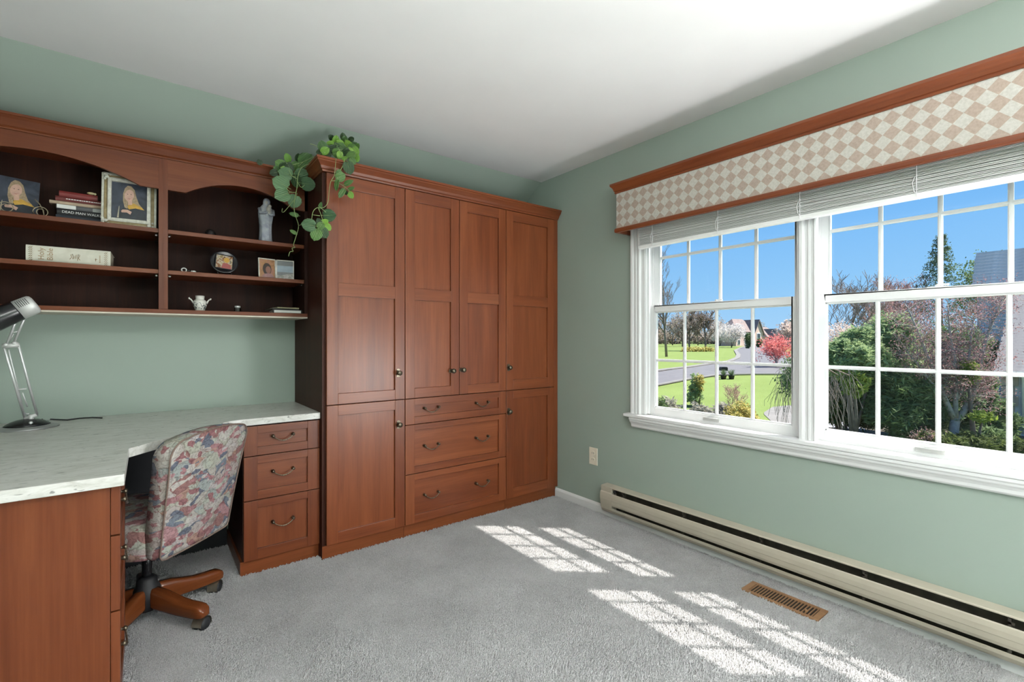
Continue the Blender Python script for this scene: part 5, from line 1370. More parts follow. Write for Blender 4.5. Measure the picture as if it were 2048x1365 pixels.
strip('planting_bed', [(1640, 770), (1700, 760), (1800, 755), (1920, 758), (2060, 770)], [(1640, 915), (1700, 920), (1800, 920), (1920, 925), (2060, 930)], M['mulch'], 0.025, 'dark mulched planting bed under the evergreens', 'planting bed')
strip('garden_path', [(1640, 846), (1680, 846), (1712, 852), (1730, 858)], [(1640, 858), (1680, 858), (1712, 862), (1730, 864)], M['slate'], 0.05, 'blue grey slate path in the planting bed', 'path')

def bark(name, c): return plain(name, tuple(1.6 * x for x in c), 0.9, noise=0.3, nscale=6.0)
B_GREY, B_BROWN, B_PALE, B_RED = bark('grey_bark', (0.12, 0.10, 0.09)), bark('brown_bark', (0.105, 0.078, 0.065)), bark('pale_grey_bark', (0.20, 0.178, 0.165)), bark('reddish_twig_bark', (0.20, 0.115, 0.105))
def foliage(name, lo, hi, scale=1.5):
    k = NT(name); tc = k.n('ShaderNodeTexCoord'); nz = k.n('ShaderNodeTexNoise', Scale=scale, Detail=5.0, Roughness=0.7)
    lo = tuple(min(0.8, 1.65 * c) for c in lo); hi = tuple(min(0.85, 1.65 * c) for c in hi)
    k.l(tc.outputs['Object'], nz.inputs['Vector']); k.l(k.ramp(nz.outputs['Fac'], [(0.35, lo), (0.65, hi)]), k.b.inputs['Base Color'])
    k.b.inputs['Roughness'].default_value = 0.7; k.b.inputs['Specular IOR Level'].default_value = 0.2
    out = k.t.nodes['Material Output']; tl_ = k.n('ShaderNodeBsdfTranslucent'); mx = k.n('ShaderNodeMixShader'); mx.inputs[0].default_value = 0.4
    k.l(k.b.inputs['Base Color'].links[0].from_socket, tl_.inputs[0]); k.l(k.b.outputs[0], mx.inputs[1]); k.l(tl_.outputs[0], mx.inputs[2]); k.l(mx.outputs[0], out.inputs[0])
    return k.mat
F = {'pine': foliage('pine_needles', (0.11, 0.165, 0.075), (0.23, 0.28, 0.14)), 'yew': foliage('dark_yew_needles', (0.04, 0.07, 0.032), (0.11, 0.15, 0.06)), 'spruce': foliage('spruce_needles', (0.028, 0.05, 0.03), (0.08, 0.115, 0.065)),
     'red': foliage('red_maple_leaves', (0.36, 0.085, 0.085), (0.55, 0.20, 0.18)), 'white': foliage('white_blossom', (0.30, 0.28, 0.27), (0.46, 0.43, 0.415)), 'blush': foliage('blush_blossom', (0.30, 0.235, 0.205), (0.45, 0.38, 0.34)), 'plum': foliage('purple_plum_leaves', (0.13, 0.065, 0.072), (0.27, 0.155, 0.155), 4.0),
     'gold': foliage('golden_evergreen', (0.16, 0.14, 0.035), (0.40, 0.34, 0.12), 5.0), 'sage': foliage('grey_green_twigs', (0.13, 0.125, 0.10), (0.30, 0.28, 0.235), 5.0), 'lime': foliage('lime_leaves', (0.09, 0.13, 0.02), (0.22, 0.26, 0.06), 3.0), 'bud': foliage('pink_buds', (0.22, 0.12, 0.11), (0.36, 0.23, 0.21), 4.0), 'tan': foliage('tan_twig_haze', (0.16, 0.13, 0.11), (0.28, 0.235, 0.205), 2.0), 'olive': foliage('olive_groundcover', (0.02, 0.032, 0.012), (0.085, 0.105, 0.03), 3.0)}
def branches(rnd, base, height, trunk_r, levels, kids, spread, lean=0.0, first=0.25, up=0.35, droop=0.0, ratio=0.62, kids0=None):
    """returns (thick, thin) lists of (points, radii)"""
    thick, thin, tips = [], [], []
    def grow(p, d, L, r, lev):
        n = 4 if lev == 0 else 3
        pts = [p.copy()]; q = p.copy(); dd = d.copy()
        for i in range(n):
            dd = (dd + Vector((rnd.uniform(-.16, .16), rnd.uniform(-.16, .16), rnd.uniform(-.06, .10) + (up * 0.16 if lev else 0) - droop * 0.25 * lev))).normalized()
            q = q + dd * (L / n); pts.append(q.copy())
        rad = [r * (1 - 0.55 * i / n) for i in range(n + 1)]
        (thick if lev < 2 else thin).append((pts, rad))
        if lev >= levels: tips.append(pts[-1]); tips.append(pts[1]); return
        k = kids if lev else (kids0 or kids + 2)
        for j in range(k):
            t = first + (1 - first) * (j + rnd.random()) / k if lev == 0 else 0.25 + 0.75 * (j + rnd.random()) / k
            t = min(0.999, t); i = int(t * n); a = pts[i].lerp(pts[i + 1], t * n - i)
            az = rnd.uniform(0, 2 * math.pi) if lev else 2 * math.pi * (j * 0.382) + rnd.uniform(-.4, .4)
            sd = Vector((math.cos(az), math.sin(az), 0))
            nd = (dd * (1 - spread) + sd * spread + Vector((0, 0, up * 0.3))).normalized()
            grow(a, nd, L * ratio * rnd.uniform(0.7, 1.15) * (1 - 0.35 * t if lev == 0 else 1), rad[i] * 0.55, lev + 1)
    grow(Vector(base), Vector((lean, 0, 1)).normalized(), height * 0.62, trunk_r, 0)
    return thick, thin, tips
def tree_wood(t, data, mat, thin_r=0.01):
    thick, thin, tips = data
    m = MB()
    for pts, rad in thick: m.tube(pts, [max(r, thin_r) for r in rad], 6)
    m.build('trunk', mat, t)
    if thin:
        m = MB()
        for pts, rad in thin: m.tube(pts, [max(r, thin_r * 0.7) for r in rad], 3, cap=False)
        m.build('twigs', mat, t)
    return tips
def leaves(rnd, m, pts, n, jitter, size, flat_=0.0, aspect=1.0):
    for _ in range(n):
        c = pts[rnd.randrange(len(pts))] + Vector((rnd.gauss(0, jitter), rnd.gauss(0, jitter), rnd.gauss(0, jitter)))
        a = Vector((rnd.gauss(0, 1), rnd.gauss(0, 1), rnd.gauss(0, 1 - flat_))).normalized(); b_ = a.cross(Vector((rnd.gauss(0, 1), rnd.gauss(0, 1), rnd.gauss(0, 1)))).normalized()
        s = size * rnd.uniform(0.6, 1.3); a = a * s * aspect
        m.add([c - a, c + b_ * s * 0.5, c + a, c - b_ * s * 0.5], [(0, 1, 2, 3)], 0, False)
def bare(name, label, base, h, seed, mat, levels=4, kids=4, spread=0.5, r=None, group='bare trees outside', buds=None, thin_r=None, **kw):
    rnd = random.Random(seed); t = thing(name, label, 'tree', base, 0, group)
    d = dist(base); th = thin_r or max(0.008, 0.00055 * d)
    tips = tree_wood(t, branches(rnd, base, h, r or h * 0.016, levels, kids, spread, **kw), mat, th)
    if buds:
        m = MB(); leaves(rnd, m, tips, buds[1], buds[2], buds[3]); m.build('crown', F[buds[0]], t)
    return t
def blobby(name, label, base, blobs, mat, n, size, seed, trunk=None, cat='tree', group=None, aspect=1.0, part='crown'):
    """crown of small leaf blades filling ellipsoids (centre, rx, ry, rz), clumped"""
    rnd = random.Random(seed); t = thing(name, label, cat, base, 0, group)
    pts = []
    vol = [b[1] * b[2] * b[3] for b in blobs]; tot = sum(vol)
    for b, v_ in zip(blobs, vol):
        for _ in range(max(6, int(70 * v_ / tot * len(blobs)))):
            while True:
                q = Vector((rnd.uniform(-1, 1), rnd.uniform(-1, 1), rnd.uniform(-1, 1)))
                if 0.2 < q.length < 1: break
            q = q * (0.55 + 0.45 * rnd.random()) / max(0.6, q.length) if rnd.random() < 0.6 else q
            pts.append(Vector(b[0]) + Vector((q.x * b[1], q.y * b[2], q.z * b[3])))
    m = MB(); jit = min(min(b[1:]) for b in blobs) * 0.20
    leaves(rnd, m, pts, n, jit, size, 0.3, aspect)
    m.build(part, mat, t)
    if trunk: 
        m = MB(); b0 = Vector(base)
        for (bm, rr) in trunk: m.tube([b0, b0.lerp(Vector(bm), 0.5) + Vector((0.05, 0, 0)), Vector(bm)], [rr, rr * 0.7, rr * 0.4], 6)
        m.build('trunk', B_BROWN, t)
    return t
# --- seen through the left window
bare('bare_tree', 'tall slender bare tree at the left edge of the left window', gpos(1333, 68), 19.5, 3, B_GREY, 4, 5, 0.42, 0.20, first=0.2, up=0.5, thin_r=0.018, ratio=0.46, kids0=20)
bare('bare_tree', 'spreading grey bare tree on the far lawn with a dense crown', gpos(1412, 95), 9.5, 5, B_BROWN, 4, 5, 0.5, 0.26, first=0.2, buds=('tan', 1200, 0.5, 0.13))
bare('bare_tree', 'smaller grey bare tree left of the spreading one', gpos(1379, 97), 8.8, 6, B_BROWN, 4, 4, 0.45, 0.2, first=0.25, buds=('tan', 900, 0.5, 0.13))
GBT = 'hazy tree line beyond the far lawn'
for i, (u, d_, h, s_, lab) in enumerate(((1312, 150, 9, 31, 'hazy brown tree of the tree line at the far left'), (1345, 170, 11, 32, 'hazy brown tree of the tree line behind the slender bare tree'), (1365, 140, 10, 33, 'hazy brown tree of the tree line between the two bare trees'), (1396, 165, 12, 34, 'hazy brown tree of the tree line behind the spreading tree'), (1432, 185, 11, 35, 'hazy brown tree of the tree line left of the white blossom'), (1520, 230, 11, 36, 'hazy brown tree of the tree line behind the far house'), (1590, 200, 12, 37, 'hazy brown tree of the tree line right of the houses'))):
    bare('background_tree', lab, gpos(u, d_), h, s_, B_BROWN, 3, 4, 0.5, 0.25, group=GBT, buds=('tan', 1500, 0.9, 0.28), first=0.12)
for i, (u, hh, lab) in enumerate(((1300, 5.5, 'hazy brown thicket on the horizon at the far left'), (1322, 6.5, 'hazy brown thicket on the horizon beside the slender tree'), (1350, 6.0, 'hazy brown thicket on the horizon between slender and small bare trees'), (1378, 6.5, 'hazy brown thicket on the horizon behind the small bare tree'), (1404, 5.8, 'hazy brown thicket on the horizon behind the spreading tree'), (1430, 6.2, 'hazy brown thicket on the horizon beside the white blossom'))):
    b0 = gpos(u, 205); c = b0 + Vector((0, 0, hh * 0.45))
    blobby('thicket', lab, b0, [(c, 4.2, 4.2, hh * 0.5), (c + Vector((RX * 3, RY * 3, -hh * 0.1)), 2.8, 2.8, hh * 0.42)], F['tan'], 1500, 0.42, 300 + i, [(c, 0.2)], 'thicket', 'hazy thickets on the horizon')
for (u, d_, h, w_, s_, lab) in ((1454, 200, 8.5, 3.6, 41, 'small dark green conifer behind the white blossom tree'), (1499, 210, 9.5, 3.0, 42, 'small dark green conifer above the far house roof'), (1586, 190, 9, 4.0, 43, 'rounded green tree beyond the second far house')):
    b0 = gpos(u, d_); blobby('background_tree', lab, b0, [(b0 + Vector((0, 0, h * 0.5)), w_, w_, h * 0.5)], F['spruce'], 900, 0.5, s_, [(b0 + Vector((0, 0, h * 0.5)), 0.25)], group=GBT)
for (u, d_, h, w_, s_, f_, lab) in ((1463, 128, 6.6, 3.6, 51, 'white', 'round white blossoming tree in front of the far house'), (1440, 150, 7.2, 3.4, 52, 'white', 'white blossoming tree half hidden at the left of the round one'), (1584, 75, 5.6, 2.3, 53, 'blush', 'pale pink blossoming tree behind the red maple')):
    b0 = gpos(u, d_); c = b0 + Vector((0, 0, h * 0.62))
    blobby('blossom_tree', lab, b0, [(c, w_, w_, h * 0.40), (c + Vector((w_ * 0.5, -w_ * 0.3, -h * 0.08)), w_ * 0.6, w_ * 0.6, h * 0.28)], F[f_], 3200, 0.22, s_, [(c, 0.16), (c + Vector((1, -1, 0)), 0.10)], group='blossoming trees')
# far houses
M['brickpink'] = plain('pinkish_brick', (0.60, 0.43, 0.37), 0.85, noise=0.12, nscale=0.8)
M['far_roof'] = plain('brown_grey_shingle', (0.20, 0.155, 0.145), 0.9, noise=0.15, nscale=0.8)
M['far_white'] = plain('white_house_trim', (0.78, 0.77, 0.76), 0.8, noise=0.05, nscale=1.0)
M['far_pane'] = plain('dark_window_pane', (0.05, 0.06, 0.075), 0.2, noise=0.2, nscale=2.0)
def far_house(label, u0, u1, v_eave, v_ridge, d_, gables):
    p0, p1 = gpos(u0, d_), gpos(u1, d_); w = (p1 - p0).length
    t = thing('house', label, 'house', p0, math.atan2(p1.y - p0.y, p1.x - p0.x) + 0.45, 'far houses')
    ze = EYE - (v_eave - V0) / FPX * d_ - p0.z; zr = EYE - (v_ridge - V0) / FPX * d_ - p0.z; D = 8.0
    MB().box(0, w, 0, D, -1, ze).build('wall', M['brickpink'], t, local=True)
    o = 0.4
    m = MB(); m.add([(-o, -o, ze), (w + o, -o, ze), (w + o, D + o, ze), (-o, D + o, ze), (w * 0.28, D / 2, zr), (w * 0.72, D / 2, zr)], [(0, 1, 5, 4), (1, 2, 5), (2, 3, 4, 5), (3, 0, 4), (0, 3, 2, 1)]); m.build('roof', M['far_roof'], t, local=True)
    for (f0, f1, vg) in gables:
        x0, x1 = w * f0, w * f1; zg = EYE - (vg - V0) / FPX * d_ - p0.z; xm = (x0 + x1) / 2
        MB().prism([(x0, -1), (x1, -1), (x1, ze - 0.3), (xm, zg - 0.3), (x0, ze - 0.3)], 1, -1.6, 0.5).build('gable', M['brickpink'], t, local=True)
        m = MB()
        for s in (x0 - 0.5, x1 + 0.5):
            zz_ = ze - 0.3 - 0.5 * (zg - ze) / (xm - x0)
            m.add([(s, -2.0, zz_), (xm, -2.0, zg), (xm, D / 2, zg), (s, D / 2, zz_), (s, -2.0, zz_ + 0.35), (xm, -2.0, zg + 0.35), (xm, D / 2, zg + 0.35), (s, D / 2, zz_ + 0.35)], [(0, 1, 5, 4), (4, 5, 6, 7), (0, 3, 2, 1)], 0)
        m.build('gable_roof', M['far_roof'], t, local=True)
        for k, zc_ in enumerate((ze * 0.28, ze * 0.72)):
            fw = MB().box(xm - 0.9, xm + 0.9, -1.68, -1.58, zc_ - 0.9, zc_ + 0.9).build('window', M['far_white'], t, local=True)
            MB().box(xm - 0.7, xm - 0.05, -1.72, -1.66, zc_ - 0.7, zc_ + 0.7).box(xm + 0.05, xm + 0.7, -1.72, -1.66, zc_ - 0.7, zc_ + 0.7).build('pane', M['far_pane'], fw, local=True)
    for f in (0.12, 0.42):
        for zc_ in (ze * 0.28, ze * 0.75):
            fw = MB().box(w * f - 0.6, w * f + 0.6, -0.08, 0.02, zc_ - 0.8, zc_ + 0.8).build('window', M['far_white'], t, local=True)
            MB().box(w * f - 0.45, w * f + 0.45, -0.12, -0.06, zc_ - 0.65, zc_ + 0.65).build('pane', M['far_pane'], fw, local=True)
    return t
far_house('far brick house with a steep brown roof and front gable', 1472, 1540, 664, 637, 150, [(0.60, 0.98, 641)])
far_house('smaller far brick house with two gables right of the first', 1534, 1575, 674, 654, 165, [(0.15, 0.50, 660), (0.60, 0.95, 664)])
b0 = gpos(1497, 118); blobby('columnar_cypress', 'dark narrow cypress in front of the far house', b0, [(b0 + Vector((0, 0, 2.0)), 0.75, 0.75, 2.1)], F['yew'], 1500, 0.22, 61, [(b0 + Vector((0, 0, 2)), 0.1)])
b0 = gpos(1519, 130); blobby('columnar_cypress', 'smaller dark cypress beside the far house gable', b0, [(b0 + Vector((0, 0, 1.3)), 0.7, 0.7, 1.4)], F['yew'], 900, 0.22, 62, [(b0 + Vector((0, 0, 1)), 0.1)])
b0 = gpos(1396, 92); blobby('flower_bed', 'yellow flowering shrubs at the foot of the bare trees', b0 + Vector((0, 0, 0)), [(b0 + Vector((RX * s, RY * s, 0.45)), 0.9, 0.9, 0.5) for s in (-2.6, -1.3, 0, 1.3, 2.4)], F['gold'], 900, 0.18, 63, cat='shrub')
# red maple
rb = gpos(1553, 44); rnd = random.Random(71)
rm = thing('red_maple', 'red-leaved Japanese maple with several pale stems by the road', 'tree', rb)
tips = tree_wood(rm, branches(rnd, rb, 2.9, 0.10, 3, 5, 0.62, first=0.06, up=0.6), B_PALE, 0.018)
m = MB(); cpt = [atd(1551 + rnd.gauss(0, 15), 696 + rnd.gauss(0, 10), 44 + rnd.gauss(0, 0.6)) for _ in range(130)]
leaves(rnd, m, cpt, 3000, 0.16, 0.085); m.build('crown', F['red'], rm)
# letter box and planters at the kerb
pb = gpos(1447, 35.5)
mbx = thing('mailbox', 'black mailbox on a short post by the road', 'mailbox', pb, -YAW)
MB().box(-0.05, 0.05, -0.05, 0.05, 0, 0.55).build('post', M['black_matte'], mbx, local=True)
MB().prism([(-0.24, 0.52), (0.24, 0.52), (0.24, 0.74), (0.18, 0.80), (-0.18, 0.80), (-0.24, 0.74)], 1, -0.20, 0.20).build('box', M['black_matte'], mbx, local=True)
for u, s_, lab in ((1447, 81, 'dark planter with grasses right under the mailbox'), (1463, 82, 'dark planter with grasses standing right of the mailbox')):
    q = gpos(u, 34.6); pt = thing('planter', lab, 'planter', q, 0, 'planters by the road')
    MB().lathe([(0.16, 0), (0.22, 0.28), (0.24, 0.30), (0.20, 0.30), (0.0, 0.28)], 14).build('pot', M['black_matte'], pt, local=True)
    rnd = random.Random(s_); m = MB()
    for _ in range(60):
        a = rnd.uniform(0, 6.28); r = rnd.uniform(0.05, 0.28); m.tube([(0.05 * math.cos(a), 0.05 * math.sin(a), 0.28), (r * math.cos(a), r * math.sin(a), 0.28 + rnd.uniform(0.2, 0.45))], [0.012, 0.006], 3, cap=False)
    m.build('grasses', F['pine'], pt, local=True)
# shrubs under the left window
def shrub(label, u, d_, rx, rz, mat, n, size, seed, group='shrubs outside the left window', aspect=1.0, blobs=3):
    b0 = gpos(u, d_); r = random.Random(seed)
    bl_ = [(b0 + Vector((0, 0, rz * 0.95)), rx, rx, rz)] + [(b0 + Vector((r.uniform(-.7, .7) * rx, r.uniform(-.7, .7) * rx, rz * r.uniform(0.5, 0.9))), rx * 0.55, rx * 0.55, rz * 0.6) for _ in range(blobs)]
    return blobby('shrub', label, b0, bl_, mat, n, size, seed, [(b0 + Vector((0, 0, rz)), 0.03)], 'shrub', group, aspect)
shrub('dark weeping evergreen mound in the lower left pane', 1336, 19.6, 0.60, 0.66, F['sage'], 3200, 0.045, 91, aspect=2.2)
shrub('second dark weeping mound at the very left below the sash', 1316, 19.2, 0.45, 0.76, F['yew'], 2000, 0.05, 92, aspect=2.2)
shrub('pale twiggy groundcover shrub in the second pane', 1400, 19.0, 0.55, 0.60, F['sage'], 3000, 0.05, 93, aspect=2.5)
shrub('pale twiggy groundcover shrub beside the golden one', 1444, 19.4, 0.45, 0.58, F['sage'], 2400, 0.05, 94, aspect=2.5)
shrub('golden evergreen shrub at the bottom of the left window', 1482, 18.6, 0.60, 0.68, F['gold'], 4200, 0.055, 95)
b0 = gpos(1390, 24.5); blobby('dwarf_conifer', 'small upright conifer with golden tips on the lawn', b0, [(b0 + Vector((0, 0, 0.45)), 0.42, 0.42, 0.42), (b0 + Vector((0, 0, 0.95)), 0.36, 0.36, 0.5), (b0 + Vector((0.08, 0, 1.4)), 0.22, 0.22, 0.4)], F['pine'], 2600, 0.055, 96, [(b0 + Vector((0, 0, 1.2)), 0.04)], 'shrub')
b0 = gpos(1399, 24.3); blobby('dwarf_conifer', 'golden-tipped side branch conifer growing beside the small upright one', b0, [(b0 + Vector((0, 0, 1.25)), 0.24, 0.24, 0.42)], F['gold'], 900, 0.05, 97, [(b0 + Vector((0, 0, 1.2)), 0.03)], 'shrub')
bare('twiggy_shrub', 'pinkish bare twiggy shrub on the lawn edge', gpos(1468, 22.5), 1.55, 98, B_RED, 3, 6, 0.55, 0.018, group='twiggy shrubs', buds=('bud', 1100, 0.06, 0.022), first=0.03, up=0.6, thin_r=0.007)
# weeping tree by the mullion
wb_ = gpos(1622, 15.0); rnd = random.Random(99)
wt = thing('weeping_tree', 'weeping tree with hanging bare branches between the two windows', 'tree', wb_)
m = MB(); top = atd(1622, 742, 15.0)
m.tube([wb_, wb_.lerp(top, 0.5) + Vector((0.15, 0, 0)), top], [0.16, 0.12, 0.09], 7)
for _ in range(9):
    e = atd(1622 + rnd.uniform(-52, 85), 742 + rnd.uniform(-10, 30), 15 + rnd.uniform(-1.0, 0.8)); m.tube([top - Vector((0, 0, 0.2)), top.lerp(e, 0.5) + Vector((0, 0, 0.18)), e], [0.06, 0.035, 0.02], 5)
m.build('trunk', B_BROWN, wt)
m = MB()
for _ in range(150):
    u = 1622 + rnd.choice([rnd.uniform(-62, -22), rnd.uniform(20, 85)]); s0 = atd(u, 742 + rnd.uniform(-12, 40), 15 + rnd.uniform(-1.2, 1.0))
    L = rnd.uniform(0.5, 1.7); p = s0.copy(); pts = [p.copy()]; dx = Vector((rnd.uniform(-.3, .3), rnd.uniform(-.3, .3), 0))
    for k in range(4):
        p = p + Vector((dx.x * (1 - k / 4) * 0.5 + rnd.uniform(-.06, .06), dx.y * (1 - k / 4) * 0.5 + rnd.uniform(-.06, .06), -L / 4)); 
        if p.z > gz(dist(p)) + 0.05: pts.append(p.copy())
    if len(pts) > 1: m.tube(pts, 0.0055, 3, cap=False)
m.build('hanging_twigs', B_GREY, wt)
m = MB(); leaves(rnd, m, [atd(1585 + rnd.gauss(0, 10), 752 + rnd.gauss(0, 18), 15 + rnd.gauss(0, .3)) for _ in range(50)], 1300, 0.10, 0.05); m.build('foliage', F['yew'], wt)
# --- seen through the right window
bare('bare_tree', 'fine bare tree at the left of the right window', gpos(1690, 42), 9.2, 101, B_GREY, 4, 5, 0.48, 0.14, first=0.25)
bare('bare_tree', 'pinkish budding bare tree left of the spruce', gpos(1815, 46), 10.0, 102, B_RED, 4, 5, 0.5, 0.16, first=0.2, buds=('bud', 1600, 0.25, 0.06))
bare('bare_tree', 'second pinkish budding tree behind the evergreens', gpos(1765, 50), 8.8, 103, B_RED, 4, 5, 0.5, 0.14, first=0.2, buds=('bud', 1100, 0.25, 0.06))
bare('bare_tree', 'faint budding tree between the bare tree and the pink ones', gpos(1730, 55), 8.4, 104, B_GREY, 4, 5, 0.5, 0.14, first=0.2, buds=('bud', 600, 0.25, 0.05))
b0 = gpos(1672, 36); c = atd(1672, 668, 36)
blobby('blossom_tree', 'pale blossoming tree low in the left of the right window', b0, [(c, 1.5, 1.5, 0.9), (c + Vector((0.8, -0.8, -0.3)), 1.2, 1.2, 0.8)], F['blush'], 2600, 0.08, 105, [(c, 0.1)], group='blossoming trees')
sb = gpos(1882, 45); rnd = random.Random(106)
sp_ = thing('spruce', 'tall dark spruce rising above the right window meeting rail', 'tree', sb); H_ = 12.4
MB().tube([sb, sb + Vector((0, 0, H_ * 0.97))], [0.22, 0.03], 7).build('trunk', B_BROWN, sp_)
m = MB()
for k in range(26):
    z = H_ * (0.30 + 0.69 * k / 25); R_ = (H_ - z) * 0.36 + 0.25
    for j in range(9):
        a = rnd.uniform(0, 6.28); L = R_ * rnd.uniform(0.65, 1.1); e = Vector((math.cos(a) * L, math.sin(a) * L, -0.18 * L + rnd.uniform(0, 0.25)))
        leaves(rnd, m, [sb + Vector((0, 0, z)) + e * f for f in (0.35, 0.55, 0.75, 0.92, 1.0)], 34, 0.10, 0.085)
m.build('crown', F['spruce'], sp_)
def evergreen(name, label, u, d_, blobs, mat, n, size, seed, group='evergreens outside the right window', aspect=2.6):
    b0 = gpos(u, d_); bl_ = [(atd(bu, bv, d_ + dd), ru * d_ / FPX, ru * d_ / FPX, rv * d_ / FPX) for bu, bv, ru, rv, dd in blobs]
    return blobby(name, label, b0, bl_, mat, n, size, seed, [(bl_[0][0], 0.09), (bl_[-1][0], 0.06)], 'tree', group, aspect)
evergreen('pine', 'soft green spreading pine on the left of the evergreens', 1705, 17.0, [(1690, 715, 45, 32, 0), (1722, 690, 34, 32, 0.4), (1660, 722, 25, 20, 0.3), (1745, 725, 30, 38, 0.2)], F['pine'], 24000, 0.05, 111)
evergreen('pine', 'tall feathery green pine in the middle of the evergreens', 1782, 18.5, [(1785, 672, 38, 36, 0), (1800, 710, 42, 42, 0.2), (1775, 735, 40, 40, 0), (1815, 760, 40, 50, 0)], F['pine'], 26000, 0.05, 112)
evergreen('yew', 'dark yew filling the pane below the pines', 1800, 16.5, [(1790, 775, 48, 40, 0.4), (1830, 800, 40, 45, 0.2), (1785, 830, 42, 40, 0), (1870, 820, 40, 40, 0.4)], F['yew'], 18000, 0.05, 113)
evergreen('yew', 'dark yew behind the weeping branches', 1680, 18.0, [(1675, 775, 40, 30, 0.4), (1710, 800, 30, 36, 0.2), (1660, 815, 30, 28, 0)], F['yew'], 8000, 0.065, 114)
evergreen('yew', 'dark shaded evergreen beside the shingled house', 1945, 18.0, [(1950, 775, 36, 38, 0.2), (1930, 820, 44, 42, 0), (1985, 840, 40, 40, 0), (1975, 880, 50, 20, -1)], F['yew'], 15000, 0.05, 115)
evergreen('pine', 'shaded green pine standing behind the plum tree', 1905, 21.0, [(1900, 700, 48, 45, 0), (1945, 715, 40, 50, 0.5), (1870, 760, 40, 50, 0), (1925, 780, 40, 50, 0)], F['yew'], 18000, 0.06, 122)
evergreen('leafy_shrub', 'lime green leafy shrub between the pines and the weeping tree', 1712, 17.0, [(1710, 765, 22, 26, -0.4), (1695, 750, 20, 14, -0.3)], F['lime'], 1600, 0.06, 116)
evergreen('leafy_shrub', 'yellow-green leaves low beside the plum trunk', 1950, 16.0, [(1935, 745, 18, 22, 0), (1965, 835, 14, 10, -0.5)], F['lime'], 900, 0.06, 117)
evergreen('groundcover', 'low olive groundcover under the plum tree', 1930, 15.6, [(1880, 880, 40, 12, -0.4), (1950, 885, 50, 14, -0.2), (2020, 892, 40, 14, 0)], F['olive'], 3000, 0.05, 118)
evergreen('groundcover', 'low olive groundcover along the slate path', 1690, 19.0, [(1690, 836, 40, 12, 0), (1735, 845, 30, 12, -0.3)], F['olive'], 2200, 0.05, 119)
bare('twiggy_shrub', 'reddish budding shrub at the bottom of the right window', gpos(1845, 15.4), 1.15, 120, B_PALE, 3, 6, 0.62, 0.025, group='twiggy shrubs', buds=('bud', 1300, 0.06, 0.026), first=0.03, up=0.5, thin_r=0.006)
bare('twiggy_shrub', 'tan twiggy shrub right of the slate path', gpos(1885, 15.2), 0.75, 121, B_PALE, 3, 5, 0.62, 0.02, group='twiggy shrubs', buds=('gold', 500, 0.06, 0.026), first=0.03, up=0.5, thin_r=0.006)
# purple-leaved plum with forking pale trunk
pbz = gpos(1904, 16.2); rnd = random.Random(130)
pt = thing('plum_tree', 'purple-leaved plum tree with a forking pale trunk', 'tree', pbz)
def PP(u, v, dd=0.0): return atd(u, v, 16.2 + dd)
limbs = [([PP(1904, 925), PP(1905, 885), PP(1908, 855), PP(1911, 838)], [0.17, 0.15, 0.14, 0.13]),
         ([PP(1910, 842), PP(1897, 815), PP(1884, 785), PP(1868, 745), PP(1850, 700), PP(1832, 655), PP(1815, 615)], [0.10, 0.085, 0.075, 0.06, 0.045, 0.03, 0.015]),
         ([PP(1911, 842), PP(1911, 800), PP(1914, 760), PP(1908, 715), PP(1900, 665), PP(1895, 610)], [0.085, 0.07, 0.06, 0.05, 0.035, 0.015]),
         ([PP(1912, 845), PP(1928, 822), PP(1945, 790), PP(1955, 760), PP(1962, 715), PP(1975, 670), PP(1995, 620), PP(2015, 590)], [0.11, 0.095, 0.085, 0.075, 0.06, 0.045, 0.03, 0.015]),
         ([PP(1911, 805), PP(1925, 780), PP(1935, 745), PP(1940, 690), PP(1948, 630)], [0.05, 0.045, 0.04, 0.03, 0.012]),
         ([PP(1884, 785), PP(1862, 765), PP(1840, 735), PP(1815, 705)], [0.04, 0.032, 0.024, 0.012])]
m = MB()
for p_, r_ in limbs: m.tube(p_, r_, 8)
m.build('trunk', B_PALE, pt)
m = MB(); tips = []
for p_, r_ in limbs[1:]:
    for i in range(2, len(p_)):
        for _ in range(13):
            a = p_[i - 1].lerp(p_[i], rnd.random()); d_ = Vector((rnd.gauss(0, 0.8), rnd.gauss(0, 0.8), rnd.uniform(0.1, 1.1))).normalized()
            L = rnd.uniform(0.4, 1.0); q = [a, a + d_ * L * 0.5 + Vector((rnd.uniform(-.1, .1), rnd.uniform(-.1, .1), 0)), a + d_ * L]
            m.tube(q, [0.013, 0.009, 0.005], 3, cap=False); tips += [q[1], q[2], q[1].lerp(q[2], .5)]
            for _ in range(3):
                b2 = q[1].lerp(q[2], rnd.random()); d2 = (d_ + Vector((rnd.gauss(0, .7), rnd.gauss(0, .7), rnd.gauss(0, .4)))).normalized(); e2 = b2 + d2 * rnd.uniform(0.2, 0.5)
                m.tube([b2, e2], [0.007, 0.004], 3, cap=False); tips += [e2, b2.lerp(e2, .5)]
m.build('twigs', B_PALE, pt)
m = MB(); leaves(rnd, m, tips, 17000, 0.10, 0.030); m.build('crown', F['plum'], pt)
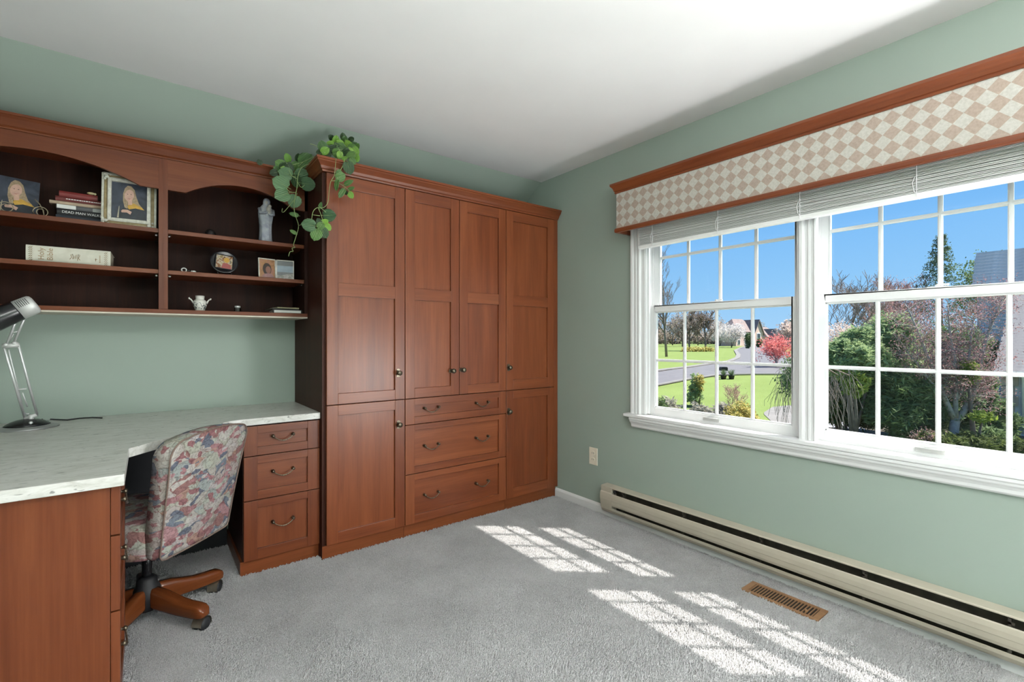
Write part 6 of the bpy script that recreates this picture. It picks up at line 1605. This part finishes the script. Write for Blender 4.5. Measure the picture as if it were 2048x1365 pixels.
# neighbouring wing with a steep shingled roof
def shingle_mat(name, lo, hi):
    k = NT(name); tc = k.n('ShaderNodeTexCoord'); mp = k.n('ShaderNodeMapping'); mp.inputs['Rotation'].default_value = (math.radians(90), 0, 0)
    k.l(tc.outputs['Object'], mp.inputs['Vector'])
    n = k.n('ShaderNodeTexNoise', Scale=2.2, Detail=5.0, Roughness=0.7); k.l(tc.outputs['Object'], n.inputs['Vector'])
    k.l(k.ramp(n.outputs['Fac'], [(0.3, lo), (0.7, hi)]), k.b.inputs['Base Color']); k.b.inputs['Roughness'].default_value = 0.9
    return k.mat
M['shingle'] = shingle_mat('grey_shingle_courses', (0.11, 0.106, 0.110), (0.19, 0.183, 0.187))
M['shingle_lifted'] = shingle_mat('shade_lifted_shingle_courses', (0.36, 0.35, 0.345), (0.52, 0.51, 0.50))  # same shingle, colour lightened to offset the shade on the taller roof
M['siding'] = plain('pale_grey_siding', (0.55, 0.56, 0.60), 0.7, noise=0.04, nscale=2.0)
M['stone'] = plain('tan_stone', (0.38, 0.30, 0.25), 0.9, noise=0.3, nscale=3.0)
def wing(label, e0, d_, rise, dep, L, nC, extra, shm):
    """house wing parallel to the window wall: eave runs towards -Y from e0, roof climbs towards +X"""
    g = gz(d_); nh = thing('neighbour_house', label, 'house', (e0.x, e0.y, g), -math.pi / 2, 'neighbouring house wings')
    ze = e0.z - g
    MB().box(0.15, L, 0.35, dep + 1.4, 0, ze).build('wall', M['siding'], nh, local=True)
    sl = math.hypot(rise, dep) / nC
    SH = MB().box(-0.1, L + 0.1, -0.03, 0.0, -0.02, sl + 0.06).mesh('shingle_course'); SH.materials.append(M[shm])
    tilt = math.atan2(dep, rise)
    for i in range(nC):
        o = bpy.data.objects.new('shingle_course', SH); COL.objects.link(o); o.parent = nh
        f = i / nC; o.location = (0.03 * math.sin(i * 2.3), dep * f, ze + rise * f); o.rotation_euler = (-tilt + 0.10 * min(1.0, 0.22 / sl), 0, 0)
    MB().prism([(0.1, ze), (dep, ze + rise - 0.08), (dep + 1.4, ze + rise - 0.9), (dep + 1.4, ze)], 0, 0.05, L).build('roof_deck', M[shm], nh, local=True)
    MB().box(-0.12, L, -0.12, 0.03, ze - 0.12, ze).build('gutter', M['far_white'], nh, local=True)
    if extra:
        MB().tube([(0.70, -0.02, ze - 0.1), (0.70, 0.25, ze - 0.35), (0.70, 0.28, 0.1)], 0.055, 8).build('downspout', M['far_white'], nh, local=True)
        QS = [MB().box(0.08, 0.46 + s, 0.24, 0.60, 0.01, 0.38).mesh('quoin_stone', None, 0.02) for s in (0, 0.1)]
        for q in QS: q.materials.append(M['stone'])
        for k in range(int((ze - 0.1) / 0.39)):
            o = bpy.data.objects.new('quoin_stone', QS[k % 2]); COL.objects.link(o); o.parent = nh; o.location = (0, 0, 0.39 * k)
    SD = MB().prism([(0.0, 0.0), (-0.035, 0.0), (-0.006, 0.19), (0.0, 0.19)], 0, 0.62 if extra else 0.1, L).mesh('siding_board'); SD.materials.append(M['siding'])
    for k in range(int(ze / 0.185)):
        o = bpy.data.objects.new('siding_board', SD); COL.objects.link(o); o.parent = nh; o.location = (0, 0.35, 0.185 * k)
    return nh
wing('low house wing with grey shingle roof and stone corner at the right edge', atd(1994, 742, 18.8), 18.8, 4.0, 7.2, 9.0, 34, True, 'shingle')
wing('taller house with steep grey shingle roof behind the plum tree', atd(1947, 588, 26.0), 26.0, 2.35, 1.45, 14.0, 13, False, 'shingle_lifted')
b0 = gpos(1968, 36); blobby('broad_tree', 'dark green tree crown showing behind the shingled roof', b0, [(atd(1962, 560, 36), 1.6, 1.6, 1.9), (atd(1995, 545, 37), 1.8, 1.8, 1.4), (atd(1940, 575, 36), 1.0, 1.0, 1.0), (atd(1970, 600, 36), 1.8, 1.8, 1.8)], F['yew'], 5200, 0.10, 140, [(atd(1968, 580, 36), 0.2)])
